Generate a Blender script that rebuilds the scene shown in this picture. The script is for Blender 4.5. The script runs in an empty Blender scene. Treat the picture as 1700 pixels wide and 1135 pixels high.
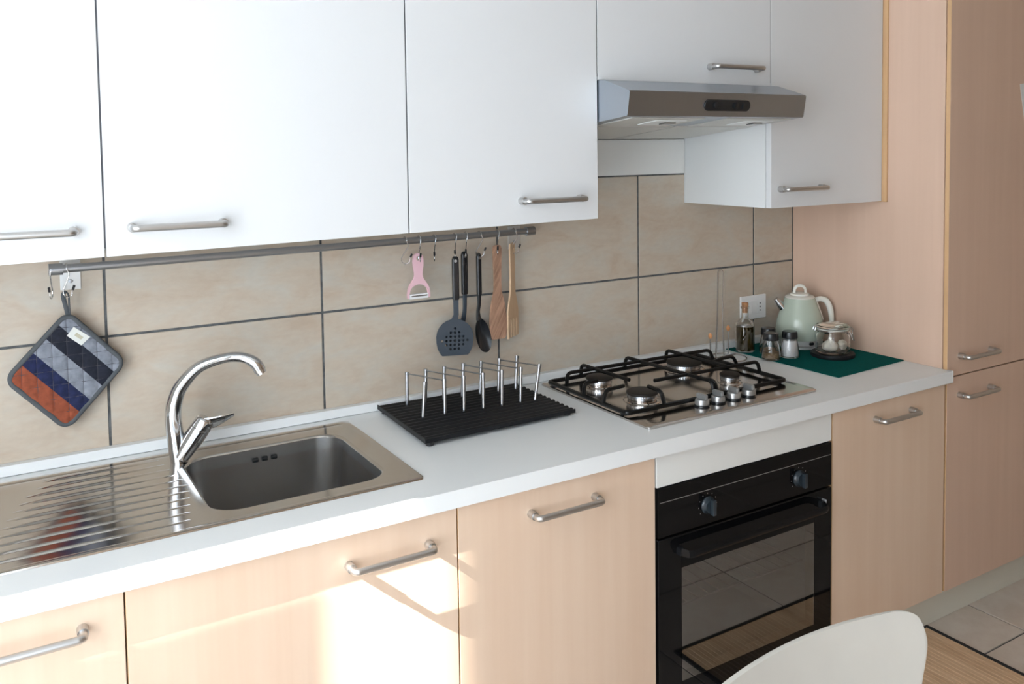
import bpy, bmesh, math, random
from mathutils import Vector, Matrix
random.seed(7)
S = bpy.context.scene
COL = S.collection
PI = math.pi

# ------------------------------------------------------------------ camera, sky, sun, lights, exposure
R_ = Vector((0.85199, -0.52352, -0.01320)); F_ = Vector((0.52208, 0.85121, -0.05347))
F_.normalize(); U_ = R_.cross(F_).normalized(); R_ = F_.cross(U_).normalized()
cam = bpy.data.cameras.new('camera')
co = bpy.data.objects.new('camera', cam); COL.objects.link(co)
M = Matrix((R_, U_, -F_)).transposed().to_4x4(); M.translation = Vector((0.4490, -2.1192, 1.4565))
co.matrix_world = M
cam.sensor_width = 36.0; cam.lens = 1457.827 / 1700 * 36.0
cam.shift_x = -26.3 / 1700; cam.shift_y = -243.7 / 1700
cam.clip_start = 0.02
S.camera = co
S.view_settings.view_transform = 'Standard'
S.view_settings.look = 'None'
S.view_settings.gamma = 1.0
S.view_settings.use_curve_mapping = False
S.view_settings.exposure = 0.0

w = bpy.data.worlds.new('sky'); S.world = w; w.use_nodes = True
bg = w.node_tree.nodes['Background']
bg.inputs[0].default_value = (0.62, 0.80, 1.0, 1); bg.inputs[1].default_value = 1.6

def lamp(name, kind, loc, direction, energy, color):
    d = bpy.data.lights.new(name, kind); o = bpy.data.objects.new(name, d); COL.objects.link(o)
    o.location = loc; o.rotation_euler = Vector(direction).to_track_quat('-Z', 'Y').to_euler()
    d.energy = energy; d.color = color
    return d
SUN_DIR = Vector((0.747, 0.128, -0.655))
sun = lamp('sun', 'SUN', (-4, -1.6, 4.5), SUN_DIR, 44.0, (1.0, 0.96, 0.91)); sun.angle = math.radians(0.42)
win = lamp('window_daylight', 'AREA', (-0.43, -1.62, 1.35), (1, 0, 0), 38.0, (0.76, 0.89, 1.0))
win.shape = 'RECTANGLE'; win.size = 1.35; win.size_y = 2.0
rear_fill = lamp('rear_fill_light', 'AREA', (0.05, -2.70, 1.25), (0, 1, 0), 17.0, (0.75, 0.88, 1.0))  # added fill lamp behind the camera, brightens the cabinet fronts
rear_fill.shape = 'RECTANGLE'; rear_fill.size = 0.85; rear_fill.size_y = 2.1

# ------------------------------------------------------------------ materials
def new_mat(name):
    m = bpy.data.materials.new(name); m.use_nodes = True
    nt = m.node_tree; return m, nt, nt.nodes['Principled BSDF']
def setp(b, **k):
    for a, v in k.items():
        b.inputs[a].default_value = v
def rgb(c): return (c[0], c[1], c[2], 1.0)
def plain(name, c, rough=0.5, metal=0.0, spec=0.5, noise=0.0, scale=30.0, bump=0.0):
    m, nt, b = new_mat(name)
    setp(b, **{'Base Color': rgb(c), 'Roughness': rough, 'Metallic': metal, 'Specular IOR Level': spec})
    if noise or bump:
        tc = nt.nodes.new('ShaderNodeTexCoord'); n = nt.nodes.new('ShaderNodeTexNoise')
        n.inputs['Scale'].default_value = scale; n.inputs['Detail'].default_value = 4
        nt.links.new(tc.outputs['Object'], n.inputs['Vector'])
        if noise:
            r = nt.nodes.new('ShaderNodeValToRGB')
            r.color_ramp.elements[0].position = 0.3; r.color_ramp.elements[1].position = 0.7
            r.color_ramp.elements[0].color = rgb([x * (1 - noise) for x in c]); r.color_ramp.elements[1].color = rgb([min(1, x * (1 + noise)) for x in c])
            nt.links.new(n.outputs['Fac'], r.inputs[0]); nt.links.new(r.outputs[0], b.inputs['Base Color'])
        if bump:
            bp = nt.nodes.new('ShaderNodeBump'); bp.inputs['Strength'].default_value = bump; bp.inputs['Distance'].default_value = 0.002
            nt.links.new(n.outputs['Fac'], bp.inputs['Height']); nt.links.new(bp.outputs[0], b.inputs['Normal'])
    return m
def wood(name, c1, c2, scale=(45, 45, 1.6), rough=0.42, blot=0.5, turn=0.0, spec=0.4):
    m, nt, b = new_mat(name); L = nt.links
    tc = nt.nodes.new('ShaderNodeTexCoord'); mp = nt.nodes.new('ShaderNodeMapping'); mp.inputs['Scale'].default_value = scale; mp.inputs['Rotation'].default_value = (0, turn, 0)
    if turn: mp.vector_type = 'TEXTURE'; mp.inputs['Scale'].default_value = [1.0 / q for q in scale]
    n = nt.nodes.new('ShaderNodeTexNoise'); n.inputs['Scale'].default_value = 1.0; n.inputs['Detail'].default_value = 6; n.inputs['Roughness'].default_value = 0.6
    mp2 = nt.nodes.new('ShaderNodeMapping'); mp2.inputs['Scale'].default_value = [max(0.6, x * 0.10) for x in scale]
    n2 = nt.nodes.new('ShaderNodeTexNoise'); n2.inputs['Scale'].default_value = 1.0; n2.inputs['Detail'].default_value = 3
    mx = nt.nodes.new('ShaderNodeMath'); mx.operation = 'MULTIPLY_ADD'; mx.inputs[1].default_value = blot
    r = nt.nodes.new('ShaderNodeValToRGB'); r.color_ramp.elements[0].position = 0.45; r.color_ramp.elements[1].position = 1.05
    r.color_ramp.elements[0].color = rgb(c1); r.color_ramp.elements[1].color = rgb(c2)
    L.new(tc.outputs['Object'], mp.inputs[0]); L.new(tc.outputs['Object'], mp2.inputs[0])
    L.new(mp.outputs[0], n.inputs['Vector']); L.new(mp2.outputs[0], n2.inputs['Vector'])
    L.new(n2.outputs['Fac'], mx.inputs[0]); L.new(n.outputs['Fac'], mx.inputs[2])
    L.new(mx.outputs[0], r.inputs[0]); L.new(r.outputs[0], b.inputs['Base Color'])
    setp(b, **{'Roughness': rough, 'Specular IOR Level': spec})
    return m
def stone(name, ca, cb, cc, rough=0.45):
    m, nt, b = new_mat(name); L = nt.links
    tc = nt.nodes.new('ShaderNodeTexCoord'); oi = nt.nodes.new('ShaderNodeObjectInfo')
    add = nt.nodes.new('ShaderNodeVectorMath'); add.operation = 'ADD'
    sc = nt.nodes.new('ShaderNodeMath'); sc.operation = 'MULTIPLY'; sc.inputs[1].default_value = 40
    L.new(oi.outputs['Random'], sc.inputs[0]); L.new(tc.outputs['Object'], add.inputs[0]); L.new(sc.outputs[0], add.inputs[1])
    n = nt.nodes.new('ShaderNodeTexNoise'); n.inputs['Scale'].default_value = 7; n.inputs['Detail'].default_value = 7; n.inputs['Roughness'].default_value = 0.62; n.inputs['Distortion'].default_value = 0.6
    mp = nt.nodes.new('ShaderNodeMapping'); mp.inputs['Scale'].default_value = (1, 1, 2.2)
    n2 = nt.nodes.new('ShaderNodeTexNoise'); n2.inputs['Scale'].default_value = 45; n2.inputs['Detail'].default_value = 5
    L.new(add.outputs[0], mp.inputs[0]); L.new(mp.outputs[0], n.inputs['Vector']); L.new(mp.outputs[0], n2.inputs['Vector'])
    r = nt.nodes.new('ShaderNodeValToRGB'); e = r.color_ramp.elements
    e[0].position = 0.33; e[0].color = rgb(ca); e[1].position = 0.68; e[1].color = rgb(cc)
    k = e.new(0.5); k.color = rgb(cb)
    mix = nt.nodes.new('ShaderNodeMix'); mix.data_type = 'RGBA'; mix.blend_type = 'OVERLAY'; mix.inputs['Factor'].default_value = 0.10
    L.new(n.outputs['Fac'], r.inputs[0]); L.new(r.outputs[0], mix.inputs[6]); L.new(n2.outputs['Fac'], mix.inputs[7])
    L.new(mix.outputs[2], b.inputs['Base Color'])
    bp = nt.nodes.new('ShaderNodeBump'); bp.inputs['Strength'].default_value = 0.12; bp.inputs['Distance'].default_value = 0.002
    L.new(n2.outputs['Fac'], bp.inputs['Height']); L.new(bp.outputs[0], b.inputs['Normal'])
    setp(b, **{'Roughness': rough, 'Specular IOR Level': 0.4})
    return m
def brushed(name, c, rough=0.28, scale=(4, 300, 300), strength=0.03, aniso=0.0):
    m, nt, b = new_mat(name); L = nt.links
    setp(b, **{'Base Color': rgb(c), 'Metallic': 1.0, 'Roughness': rough})
    tc = nt.nodes.new('ShaderNodeTexCoord'); mp = nt.nodes.new('ShaderNodeMapping'); mp.inputs['Scale'].default_value = scale
    n = nt.nodes.new('ShaderNodeTexNoise'); n.inputs['Scale'].default_value = 1; n.inputs['Detail'].default_value = 3
    L.new(tc.outputs['Object'], mp.inputs[0]); L.new(mp.outputs[0], n.inputs['Vector'])
    mr = nt.nodes.new('ShaderNodeMapRange'); mr.inputs['To Min'].default_value = rough * 0.8; mr.inputs['To Max'].default_value = rough * 1.25
    L.new(n.outputs['Fac'], mr.inputs['Value']); L.new(mr.outputs[0], b.inputs['Roughness'])
    bp = nt.nodes.new('ShaderNodeBump'); bp.inputs['Strength'].default_value = strength; bp.inputs['Distance'].default_value = 0.001
    L.new(n.outputs['Fac'], bp.inputs['Height']); L.new(bp.outputs[0], b.inputs['Normal'])
    return m
def glass(name, c=(1, 1, 1), rough=0.0, ior=1.45):
    m, nt, b = new_mat(name)
    setp(b, **{'Base Color': rgb(c), 'Roughness': rough, 'Transmission Weight': 1.0, 'IOR': ior})
    return m

M_WHITE = plain('white_laminate', (0.695, 0.70, 0.71), 0.38)
M_WHITE_IN = plain('white_carcass', (0.72, 0.73, 0.73), 0.45)
M_WORKTOP = plain('white_worktop', (0.81, 0.82, 0.82), 0.35)
M_CREAM = plain('cream_panel', (0.79, 0.79, 0.77), 0.40)
M_WOOD = wood('beech_laminate', (0.70, 0.50, 0.36), (0.765, 0.58, 0.44), (24, 24, 1.0), rough=0.42, spec=1.0)
M_WOODP = wood('pink_beech_laminate', (0.64, 0.445, 0.335), (0.70, 0.50, 0.385), (24, 24, 1.0), blot=0.4)
M_EDGE = wood('beech_edge_band', (0.56, 0.33, 0.16), (0.66, 0.43, 0.24))
M_PLINTH = plain('plinth_laminate', (0.68, 0.655, 0.57), 0.45)
M_STEEL = brushed('brushed_steel', (0.62, 0.61, 0.60), 0.24)
M_SINK = brushed('sink_steel', (0.56, 0.53, 0.50), 0.13, (6, 120, 120), 0.015)
M_BOWL = plain('bowl_steel', (0.82, 0.81, 0.80), 0.26, 1.0)
M_HOB = brushed('hob_steel', (0.60, 0.56, 0.53), 0.13, (5, 200, 200), 0.01)
M_HOOD = plain('hood_steel', (0.42, 0.455, 0.50), 0.32, 1.0)
M_FILTER = plain('hood_filter_grey', (0.66, 0.66, 0.63), 0.45, 0.4, noise=0.06, scale=400)
M_HANDLE = brushed('handle_nickel', (0.56, 0.55, 0.54), 0.33, (200, 200, 200), 0.01)
M_CHROME = plain('chrome', (0.62, 0.63, 0.65), 0.06, 1.0)
M_RAIL = brushed('rail_steel', (0.42, 0.43, 0.45), 0.30, (6, 200, 200), 0.01)
M_SATINST = plain('satin_steel', (0.74, 0.74, 0.73), 0.5, 0.8)
M_WIRE = plain('steel_wire', (0.60, 0.60, 0.61), 0.18, 1.0)
M_BLACKTIP = plain('black_rubber', (0.012, 0.012, 0.014), 0.5)
M_GROUT = plain('dark_grout', (0.105, 0.108, 0.11), 0.9, noise=0.35, scale=60)
M_FGROUT = plain('floor_grout', (0.10, 0.095, 0.09), 0.9, noise=0.2, scale=60)
M_TILE = stone('beige_wall_tile', (0.52, 0.415, 0.32), (0.555, 0.475, 0.385), (0.55, 0.505, 0.435))
M_FTILE = stone('grey_beige_floor_tile', (0.55, 0.47, 0.395), (0.59, 0.51, 0.44), (0.62, 0.555, 0.485), 0.4)
M_PLASTER = plain('white_plaster', (0.78, 0.77, 0.74), 0.9, noise=0.02, scale=20, bump=0.05)
M_BROWNWALL = plain('taupe_wall_paint', (0.52, 0.40, 0.30), 0.85, noise=0.04, scale=15)
M_BLACKGLASS = plain('black_glass', (0.004, 0.004, 0.0045), 0.04, spec=0.22)
M_BLACKENAMEL = plain('black_enamel', (0.006, 0.006, 0.006), 0.25, spec=0.3)
M_BLACKPL = plain('black_plastic', (0.012, 0.013, 0.015), 0.25)
M_SATINBLK = plain('satin_black', (0.010, 0.0105, 0.012), 0.45, spec=0.22, bump=0.05, scale=200)
M_CAVITY = plain('oven_cavity', (0.16, 0.155, 0.145), 0.35)
M_NYLON = plain('blue_black_nylon', (0.034, 0.046, 0.062), 0.40)
M_PINK = plain('pink_plastic', (0.85, 0.54, 0.60), 0.35)
M_WHITEPL = plain('white_plastic', (0.88, 0.88, 0.88), 0.3)
M_CHAIR = plain('white_chair_shell', (0.60, 0.572, 0.52), 0.38, noise=0.02, scale=15)
M_GREYFAB = plain('grey_cotton', (0.22, 0.235, 0.275), 0.95, noise=0.25, scale=60, bump=0.5)
M_NAVYDK = plain('black_navy_cotton', (0.012, 0.014, 0.025), 0.95, noise=0.3, scale=90, bump=0.5)
M_NAVY = plain('navy_cotton', (0.012, 0.017, 0.062), 0.95, noise=0.3, scale=90, bump=0.5)
M_ORANGE = plain('rust_cotton', (0.27, 0.066, 0.030), 0.95, noise=0.2, scale=90, bump=0.5)
M_BIND = plain('dark_grey_binding', (0.085, 0.092, 0.10), 0.9, bump=0.4, scale=200)
M_STITCH = plain('grey_thread', (0.065, 0.062, 0.075), 0.9)
M_TAGW = plain('white_tag', (0.72, 0.72, 0.68), 0.8)
M_TAGP = plain('tag_print', (0.52, 0.48, 0.36), 0.8)
M_TEAL = plain('teal_felt', (0.0005, 0.082, 0.074), 0.95, spec=0.08, noise=0.12, scale=120, bump=0.25)
M_KETTLE = plain('pale_green_enamel', (0.47, 0.53, 0.44), 0.16)
M_IVORY = plain('ivory_plastic', (0.80, 0.78, 0.71), 0.25)
M_GLASS = glass('clear_glass')
M_GLASSG = glass('greenish_glass', (0.93, 0.98, 0.94))
M_OIL = glass('olive_oil', (0.070, 0.042, 0.002), 0.0, 1.40)
M_OIL.node_tree.nodes['Principled BSDF'].inputs['Transmission Weight'].default_value = 0.45
M_CORK = plain('cork', (0.42, 0.20, 0.09), 0.9, noise=0.3, scale=150, bump=0.3)
M_BEAD = wood('orange_wood_bead', (0.66, 0.28, 0.11), (0.75, 0.36, 0.16), (60, 60, 60))
M_PEPPER = plain('ground_pepper', (0.26, 0.17, 0.09), 0.95, noise=0.5, scale=500, bump=0.5)
M_SALT = plain('white_salt', (0.78, 0.77, 0.78), 0.9, noise=0.05, scale=500, bump=0.4)
M_GARLIC = plain('garlic_skin', (0.76, 0.70, 0.60), 0.5, noise=0.1, scale=60)
M_RUBBERW = plain('pale_gasket', (0.66, 0.68, 0.62), 0.5)
M_DKWOOD = wood('olive_wood', (0.13, 0.06, 0.035), (0.56, 0.33, 0.22), (110, 110, 10), 0.55, 0.45, 0.45)
M_LTWOOD = wood('pale_beech', (0.55, 0.36, 0.21), (0.66, 0.46, 0.30), (60, 60, 5), 0.55)
M_BAMBOO = wood('bamboo', (0.46, 0.29, 0.17), (0.66, 0.46, 0.295), (70, 3, 70), 0.5, 0.5)
M_MATEDGE = plain('black_binding', (0.012, 0.012, 0.013), 0.8)
M_PAPER = plain('white_paper', (0.75, 0.75, 0.73), 0.7)
M_BLOCKER = plain('white_sun_blocker', (0.80, 0.80, 0.80), 0.9)
M_LENS = plain('lamp_lens', (0.80, 0.82, 0.82), 0.3)
M_OVENGLASS = glass('smoked_oven_glass', (0.45, 0.45, 0.43), 0.0, 2.3)
M_SILVER = plain('silver_print', (0.45, 0.45, 0.45), 0.3, 0.8)
M_KNOB = plain('grey_knob', (0.42, 0.42, 0.42), 0.32, 0.7)
M_SEAMSHADE = plain('dark_seam_shade', (0.10, 0.10, 0.11), 0.8)  # shade of the door gaps, given as a colour
M_OVENKNOB = plain('slate_blue_black_plastic', (0.02, 0.028, 0.036), 0.22)
M_ALU = plain('burner_aluminium', (0.74, 0.75, 0.77), 0.22, 1.0)
M_BCAP = plain('burner_cap', (0.022, 0.018, 0.015), 0.5, spec=0.2)

# ------------------------------------------------------------------ mesh helpers
WLOC = {}
def link(o, parent=None):
    COL.objects.link(o)
    if parent is not None: o.parent = parent
    return o
def obj(name, bm, mat, parent=None, sharp=38, mods=None):
    """one mesh object; bm is in world coordinates"""
    me = bpy.data.meshes.new(name)
    if parent is not None:
        bmesh.ops.translate(bm, verts=bm.verts, vec=-WLOC[parent.name])
    bmesh.ops.recalc_face_normals(bm, faces=bm.faces)
    bm.to_mesh(me); bm.free()
    for p in me.polygons: p.use_smooth = True
    me.set_sharp_from_angle(angle=math.radians(sharp))
    me.materials.append(mat)
    o = bpy.data.objects.new(name, me); link(o, parent)
    if sharp < 66 and name != 'shell':
        wn = o.modifiers.new('weighted_normals', 'WEIGHTED_NORMAL'); wn.mode = 'FACE_AREA'; wn.weight = 60; wn.keep_sharp = True
    WLOC[o.name] = WLOC[parent.name].copy() if parent is not None else Vector((0, 0, 0))
    return o
def thing(name, loc, label, cat, group=None):
    o = bpy.data.objects.new(name, None); o.empty_display_size = 0.05; COL.objects.link(o)
    o.location = loc; WLOC[o.name] = Vector(loc)
    o['label'] = label; o['category'] = cat
    if group: o['group'] = group
    return o
def struct(name, bm, mat):
    o = obj(name, bm, mat); o['kind'] = 'structure'; return o
def tag(o, label, cat, group=None):
    o['label'] = label; o['category'] = cat
    if group: o['group'] = group
    return o
def B(): return bmesh.new()
def box(bm, x0, x1, y0, y1, z0, z1, bev=0.0, seg=2):
    r = bmesh.ops.create_cube(bm, size=1.0); vs = r['verts']
    bmesh.ops.scale(bm, verts=vs, vec=(abs(x1 - x0), abs(y1 - y0), abs(z1 - z0)))
    bmesh.ops.translate(bm, verts=vs, vec=((x0 + x1) / 2, (y0 + y1) / 2, (z0 + z1) / 2))
    if bev:
        es = list({e for v in vs for e in v.link_edges})
        bmesh.ops.bevel(bm, geom=es, offset=bev, segments=seg, affect='EDGES', profile=0.5)
    return bm
def fillet(pts, rad, n=4, closed=False):
    pts = [Vector(p) for p in pts]; out = []
    N = len(pts)
    for i, p in enumerate(pts):
        if not closed and i in (0, N - 1): out.append(p); continue
        a = pts[i - 1] - p; b = pts[(i + 1) % N] - p
        r = min(rad, a.length * 0.48, b.length * 0.48)
        A = p + a.normalized() * r; C = p + b.normalized() * r
        for k in range(n + 1):
            t = k / n
            out.append(A * (1 - t) ** 2 + p * 2 * t * (1 - t) + C * t * t)
    return out
def catmull(pts, n=6):
    P = [Vector(p) for p in pts]; P = [P[0] * 2 - P[1]] + P + [P[-1] * 2 - P[-2]]; out = []
    for i in range(1, len(P) - 2):
        for k in range(n):
            t = k / n
            out.append(0.5 * ((2 * P[i]) + (-P[i - 1] + P[i + 1]) * t + (2 * P[i - 1] - 5 * P[i] + 4 * P[i + 1] - P[i + 2]) * t * t + (-P[i - 1] + 3 * P[i] - 3 * P[i + 1] + P[i + 2]) * t ** 3))
    out.append(P[-2]); return out
def lerp_list(vals, n):
    out = []
    for i in range(n):
        t = i / (n - 1) * (len(vals) - 1); k = min(int(t), len(vals) - 2)
        out.append(vals[k] + (vals[k + 1] - vals[k]) * (t - k))
    return out
def tube(bm, pts, r, n=10, closed=False, flat=1.0, ref=None):
    """sweep a circle (or an ellipse squashed by flat along the second axis) along pts"""
    pts = [Vector(p) for p in pts]; N = len(pts)
    rs = r if isinstance(r, (list, tuple)) else [r] * N
    rings = []; nrm = None
    for i in range(N):
        if closed: t = (pts[(i + 1) % N] - pts[i - 1])
        else: t = pts[min(i + 1, N - 1)] - pts[max(i - 1, 0)]
        t.normalize()
        if nrm is None:
            g = Vector(ref) if ref is not None else (Vector((0, 0, 1)) if abs(t.z) < 0.9 else Vector((0, 1, 0)))
            nrm = (g - t * g.dot(t)).normalized()
        else: nrm = (nrm - t * nrm.dot(t)).normalized()
        bi = t.cross(nrm)
        rings.append([bm.verts.new(pts[i] + (nrm * math.cos(2 * PI * k / n) + bi * math.sin(2 * PI * k / n) * flat) * rs[i]) for k in range(n)])
    for i in range(N if closed else N - 1):
        a = rings[i]; b = rings[(i + 1) % N]
        for k in range(n): bm.faces.new((a[k], a[(k + 1) % n], b[(k + 1) % n], b[k]))
    if not closed:
        bm.faces.new(rings[0][::-1]); bm.faces.new(rings[-1])
    return bm
def lathe(bm, prof, c, n=32, axis=None, cap=True):
    """revolve (r, h) pairs about axis (default z) through c"""
    c = Vector(c); ax = Vector(axis).normalized() if axis is not None else Vector((0, 0, 1))
    g = Vector((1, 0, 0)) if abs(ax.x) < 0.9 else Vector((0, 1, 0))
    u = (g - ax * g.dot(ax)).normalized(); v = ax.cross(u); rings = []
    for r, h in prof:
        if r < 1e-6: rings.append([bm.verts.new(c + ax * h)])
        else: rings.append([bm.verts.new(c + ax * h + (u * math.cos(2 * PI * k / n) + v * math.sin(2 * PI * k / n)) * r) for k in range(n)])
    for a, b in zip(rings[:-1], rings[1:]):
        for k in range(n):
            A = a[k % len(a)]; A2 = a[(k + 1) % len(a)]; C = b[k % len(b)]; C2 = b[(k + 1) % len(b)]
            f = []
            for q in (A, A2, C2, C):
                if q not in f: f.append(q)
            if len(f) > 2: bm.faces.new(f)
    if cap:
        if len(rings[0]) > 1: bm.faces.new(rings[0][::-1])
        if len(rings[-1]) > 1: bm.faces.new(rings[-1])
    return bm
def cyl(bm, p0, p1, r, n=20): return tube(bm, [p0, p1], r, n)
def rrect(cx, cy, wx, wy, r, n=6):
    out = []
    for (sx, sy, a0) in ((1, 1, 0), (-1, 1, 90), (-1, -1, 180), (1, -1, 270)):
        for k in range(n + 1):
            a = math.radians(a0 + 90 * k / n)
            out.append((cx + sx * (wx / 2 - r) + r * math.cos(a), cy + sy * (wy / 2 - r) + r * math.sin(a)))
    return out
def loft(bm, loops, cap0=False, cap1=False):
    R = [[bm.verts.new(p) for p in L] for L in loops]; n = len(R[0])
    for a, b in zip(R[:-1], R[1:]):
        for k in range(n): bm.faces.new((a[k], a[(k + 1) % n], b[(k + 1) % n], b[k]))
    if cap0: bm.faces.new(R[0][::-1])
    if cap1: bm.faces.new(R[-1])
    return bm
def prism(bm, poly, d):
    """extrude a 3D polygon by vector d"""
    d = Vector(d); a = [bm.verts.new(Vector(p)) for p in poly]; b = [bm.verts.new(Vector(p) + d) for p in poly]; n = len(a)
    bm.faces.new(a[::-1]); bm.faces.new(b)
    for k in range(n): bm.faces.new((a[k], a[(k + 1) % n], b[(k + 1) % n], b[k]))
    return bm
def grid(bm, f, nu, nv):
    V = [[bm.verts.new(f(i / nu, j / nv)) for j in range(nv + 1)] for i in range(nu + 1)]
    for i in range(nu):
        for j in range(nv): bm.faces.new((V[i][j], V[i + 1][j], V[i + 1][j + 1], V[i][j + 1]))
    return V

# ------------------------------------------------------------------ key sizes of the place (metres)
ZC, ZB = 0.788, 0.752              # worktop top and underside
YC, YD, YU = -0.601, -0.582, -0.363  # worktop front, lower door faces, wall-cabinet door faces
XT = 2.8305                        # side of the tall unit
ZU = 1.2765                        # underside of the wall cabinets
BX = (0.02, 0.6106, 1.2173, 1.7259, 2.3279, 2.8265)
UX = (0.02, 0.6243, 1.2229, 1.7308, 2.3325, 2.8232)
XL, XR, YR, ZT = -0.50, 4.20, -2.78, 2.70

# ------------------------------------------------------------------ room shell
b = B(); box(b, XL - 0.15, XR + 0.15, 0.0025, 0.14, -0.05, ZT)
wall_back = struct('wall_back', b, M_PLASTER)
g = obj('grout', box(B(), XL + 0.01, XT + 0.005, 0.0018, 0.006, 0.70, 1.37), M_GROUT, wall_back)
GX = (-0.336, 0.16, 0.656, 1.144, 1.6475, 2.146, 2.6406, 3.13); GZ = (0.7395, 1.054, 1.3685)
gg = 0.0028
for i in range(len(GX) - 1):
    for j in range(2):
        x1 = min(GX[i + 1] - gg, XT - 0.002)
        obj('tile', box(B(), GX[i] + gg, x1, 0.0, 0.008, GZ[j] + gg, GZ[j + 1] - gg, 0.0009, 1), M_TILE, wall_back, sharp=60)
# left wall, with a tall window beside the kitchen run
WY0, WY1, WZ0, WZ1 = -2.35, -0.757, 0.30, 2.42
T = 0.06
b = B()
box(b, XL - T, XL, WY1, 0.14, -0.05, ZT); box(b, XL - T, XL, YR, WY0, -0.05, ZT)
box(b, XL - T, XL, WY0, WY1, -0.05, WZ0); box(b, XL - T, XL, WY0, WY1, WZ1, ZT)
struct('wall_left', b, M_PLASTER)
b = B()
for yy in (WY0, -1.64, -0.93): box(b, XL - T + 0.005, XL - 0.012, yy, yy + 0.045, WZ0, WZ1)
box(b, XL - T + 0.005, XL - 0.012, WY0 + 0.045, -0.93, WZ0, WZ0 + 0.05); box(b, XL - T + 0.005, XL - 0.012, WY0 + 0.045, -0.93, WZ1 - 0.05, WZ1)
struct('window_1', b, M_WHITEPL)
def blocker_folds(u, v):  # wavy sheet added across the left window to keep the sun out
    y = WY0 + 0.02 + u * (-0.886 - WY0 - 0.02)
    return (XL + 0.02 + 0.008 * math.sin(u * 60), y, WZ0 - 0.1 + v * (WZ1 + 0.06 - WZ0 + 0.1))
b = B(); grid(b, blocker_folds, 96, 1)
C2 = B()   # unseen sheets added to shape the sun patch: slanted one above, narrow one below
prism(C2, [(XL - 0.004, -0.885, 2.262), (XL - 0.004, -0.885, 2.45), (XL - 0.004, -0.70, 2.45), (XL - 0.004, -0.70, 1.312), (XL - 0.004, -0.757, 1.605)], (0.003, 0, 0))
tag(obj('sun_blocker', C2, M_BLOCKER), 'slanted white sheet added beside the cabinets in the left window to block sun', 'sun_blocker')
C3 = B(); prism(C3, [(XL - 0.004, -0.757, 1.562), (XL - 0.004, -0.831, 1.942), (XL - 0.004, -0.831, 0.31), (XL - 0.004, -0.757, 0.31)], (0.003, 0, 0))  # added lower sheet, cut to end the sun patch on its left
tag(obj('sun_blocker_strip', C3, M_WHITEPL), 'narrow white sheet added in the left window opening to block sun', 'sun_blocker_strip')
r = bmesh.ops.solidify(b, geom=b.faces[:], thickness=0.003)
tag(obj('sun_blocker', b, M_BLOCKER), 'white folded sheet added across the left wall window to block sun', 'sun_blocker')
# rear wall with a window added to hold the fill lamp, right wall, ceiling
RX0, RX1, RZ0, RZ1 = -0.40, 0.50, 0.15, 2.35
b = B()
box(b, XL - T, RX0, YR - 0.1, YR, -0.05, ZT); box(b, RX1, XR + 0.15, YR - 0.1, YR, -0.05, ZT)
box(b, RX0, RX1, YR - 0.1, YR, -0.05, RZ0); box(b, RX0, RX1, YR - 0.1, YR, RZ1, ZT)
struct('wall_rear', b, M_BROWNWALL)
b = B()
for xx in (RX0, (RX0 + RX1) / 2 - 0.025, RX1 - 0.05): box(b, xx, xx + 0.05, YR - 0.07, YR - 0.02, RZ0, RZ1)
for zz in (RZ0, RZ1 - 0.05): box(b, RX0 + 0.05, RX1 - 0.05, YR - 0.07, YR - 0.02, zz, zz + 0.05)
struct('fill_window', b, M_WHITEPL)  # unseen frame, added to go with the rear fill lamp
struct('wall_right', box(B(), XR, XR + 0.15, YR, 0.0025, -0.05, ZT), M_BROWNWALL)
struct('ceiling', box(B(), XL - 0.15, XR + 0.15, YR - 0.1, 0.14, ZT, ZT + 0.1), M_PLASTER)
floor = struct('floor', box(B(), XL - 0.15, XR + 0.15, YR - 0.1, 0.14, -0.06, -0.003), M_FGROUT)
P = 0.49; fg = 0.003
for i in range(-6, 4):
    for j in range(-8, 2):
        x0, x1 = 2.54 + i * P + fg, 2.54 + (i + 1) * P - fg
        y0, y1 = -0.72 + (j - 0) * P + fg, -0.72 + (j + 1) * P - fg
        x0 = max(x0, XL + 0.002); x1 = min(x1, XR - 0.002); y0 = max(y0, YR + 0.002); y1 = min(y1, -0.002)
        if x1 - x0 > 0.03 and y1 - y0 > 0.03:
            obj('floor_tile', box(B(), x0, x1, y0, y1, -0.004, 0.0, 0.0008, 1), M_FTILE, floor, sharp=60)

# ------------------------------------------------------------------ cabinets
def handle(parent, x0, x1, z, y, out=0.0345, r=0.0067):
    """bow handle: a bar on two short posts"""
    b = B()
    p = fillet([(x0, y + 0.001, z), (x0, y - out, z), (x1, y - out, z), (x1, y + 0.001, z)], 0.009, 4)
    tube(b, p, r, 12)
    for x in (x0, x1): cyl(b, (x, y + 0.0005, z), (x, y - 0.018, z), 0.0088, 16)
    return obj('handle', b, M_HANDLE, parent)
def carcass(bm, x0, x1, yf, yb, z0, z1, t=0.016, top=True):
    box(bm, x0, x0 + t, yf, yb, z0, z1); box(bm, x1 - t, x1, yf, yb, z0, z1)
    box(bm, x0 + t, x1 - t, yf, yb, z0, z0 + t)
    if top: box(bm, x0 + t, x1 - t, yf, yb, z1 - t, z1)
    box(bm, x0 + t, x1 - t, yb - 0.006, yb, z0 + t, z1 - (t if top else 0))
    return bm
G = 0.0016
ZUT = 2.12
wall_labels = (
 'wide white wall cabinet at the far left, its door running out of the picture',
 'widest white wall cabinet in full view, bar handle at the lower left of its door',
 'white wall cabinet left of the steel hood, bar handle at its lower right corner',
 'short white wall cabinet directly above the steel cooker hood',
 'narrow white wall cabinet between the cooker hood and the tall wooden unit')
HN = {0: (0.405, 0.5735, 1.3190), 1: (0.669, 0.831, 1.3205), 2: (1.508, 1.672, 1.3335), 3: (2.100, 2.272, 1.6665), 4: (2.369, 2.536, 1.3300)}
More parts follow.
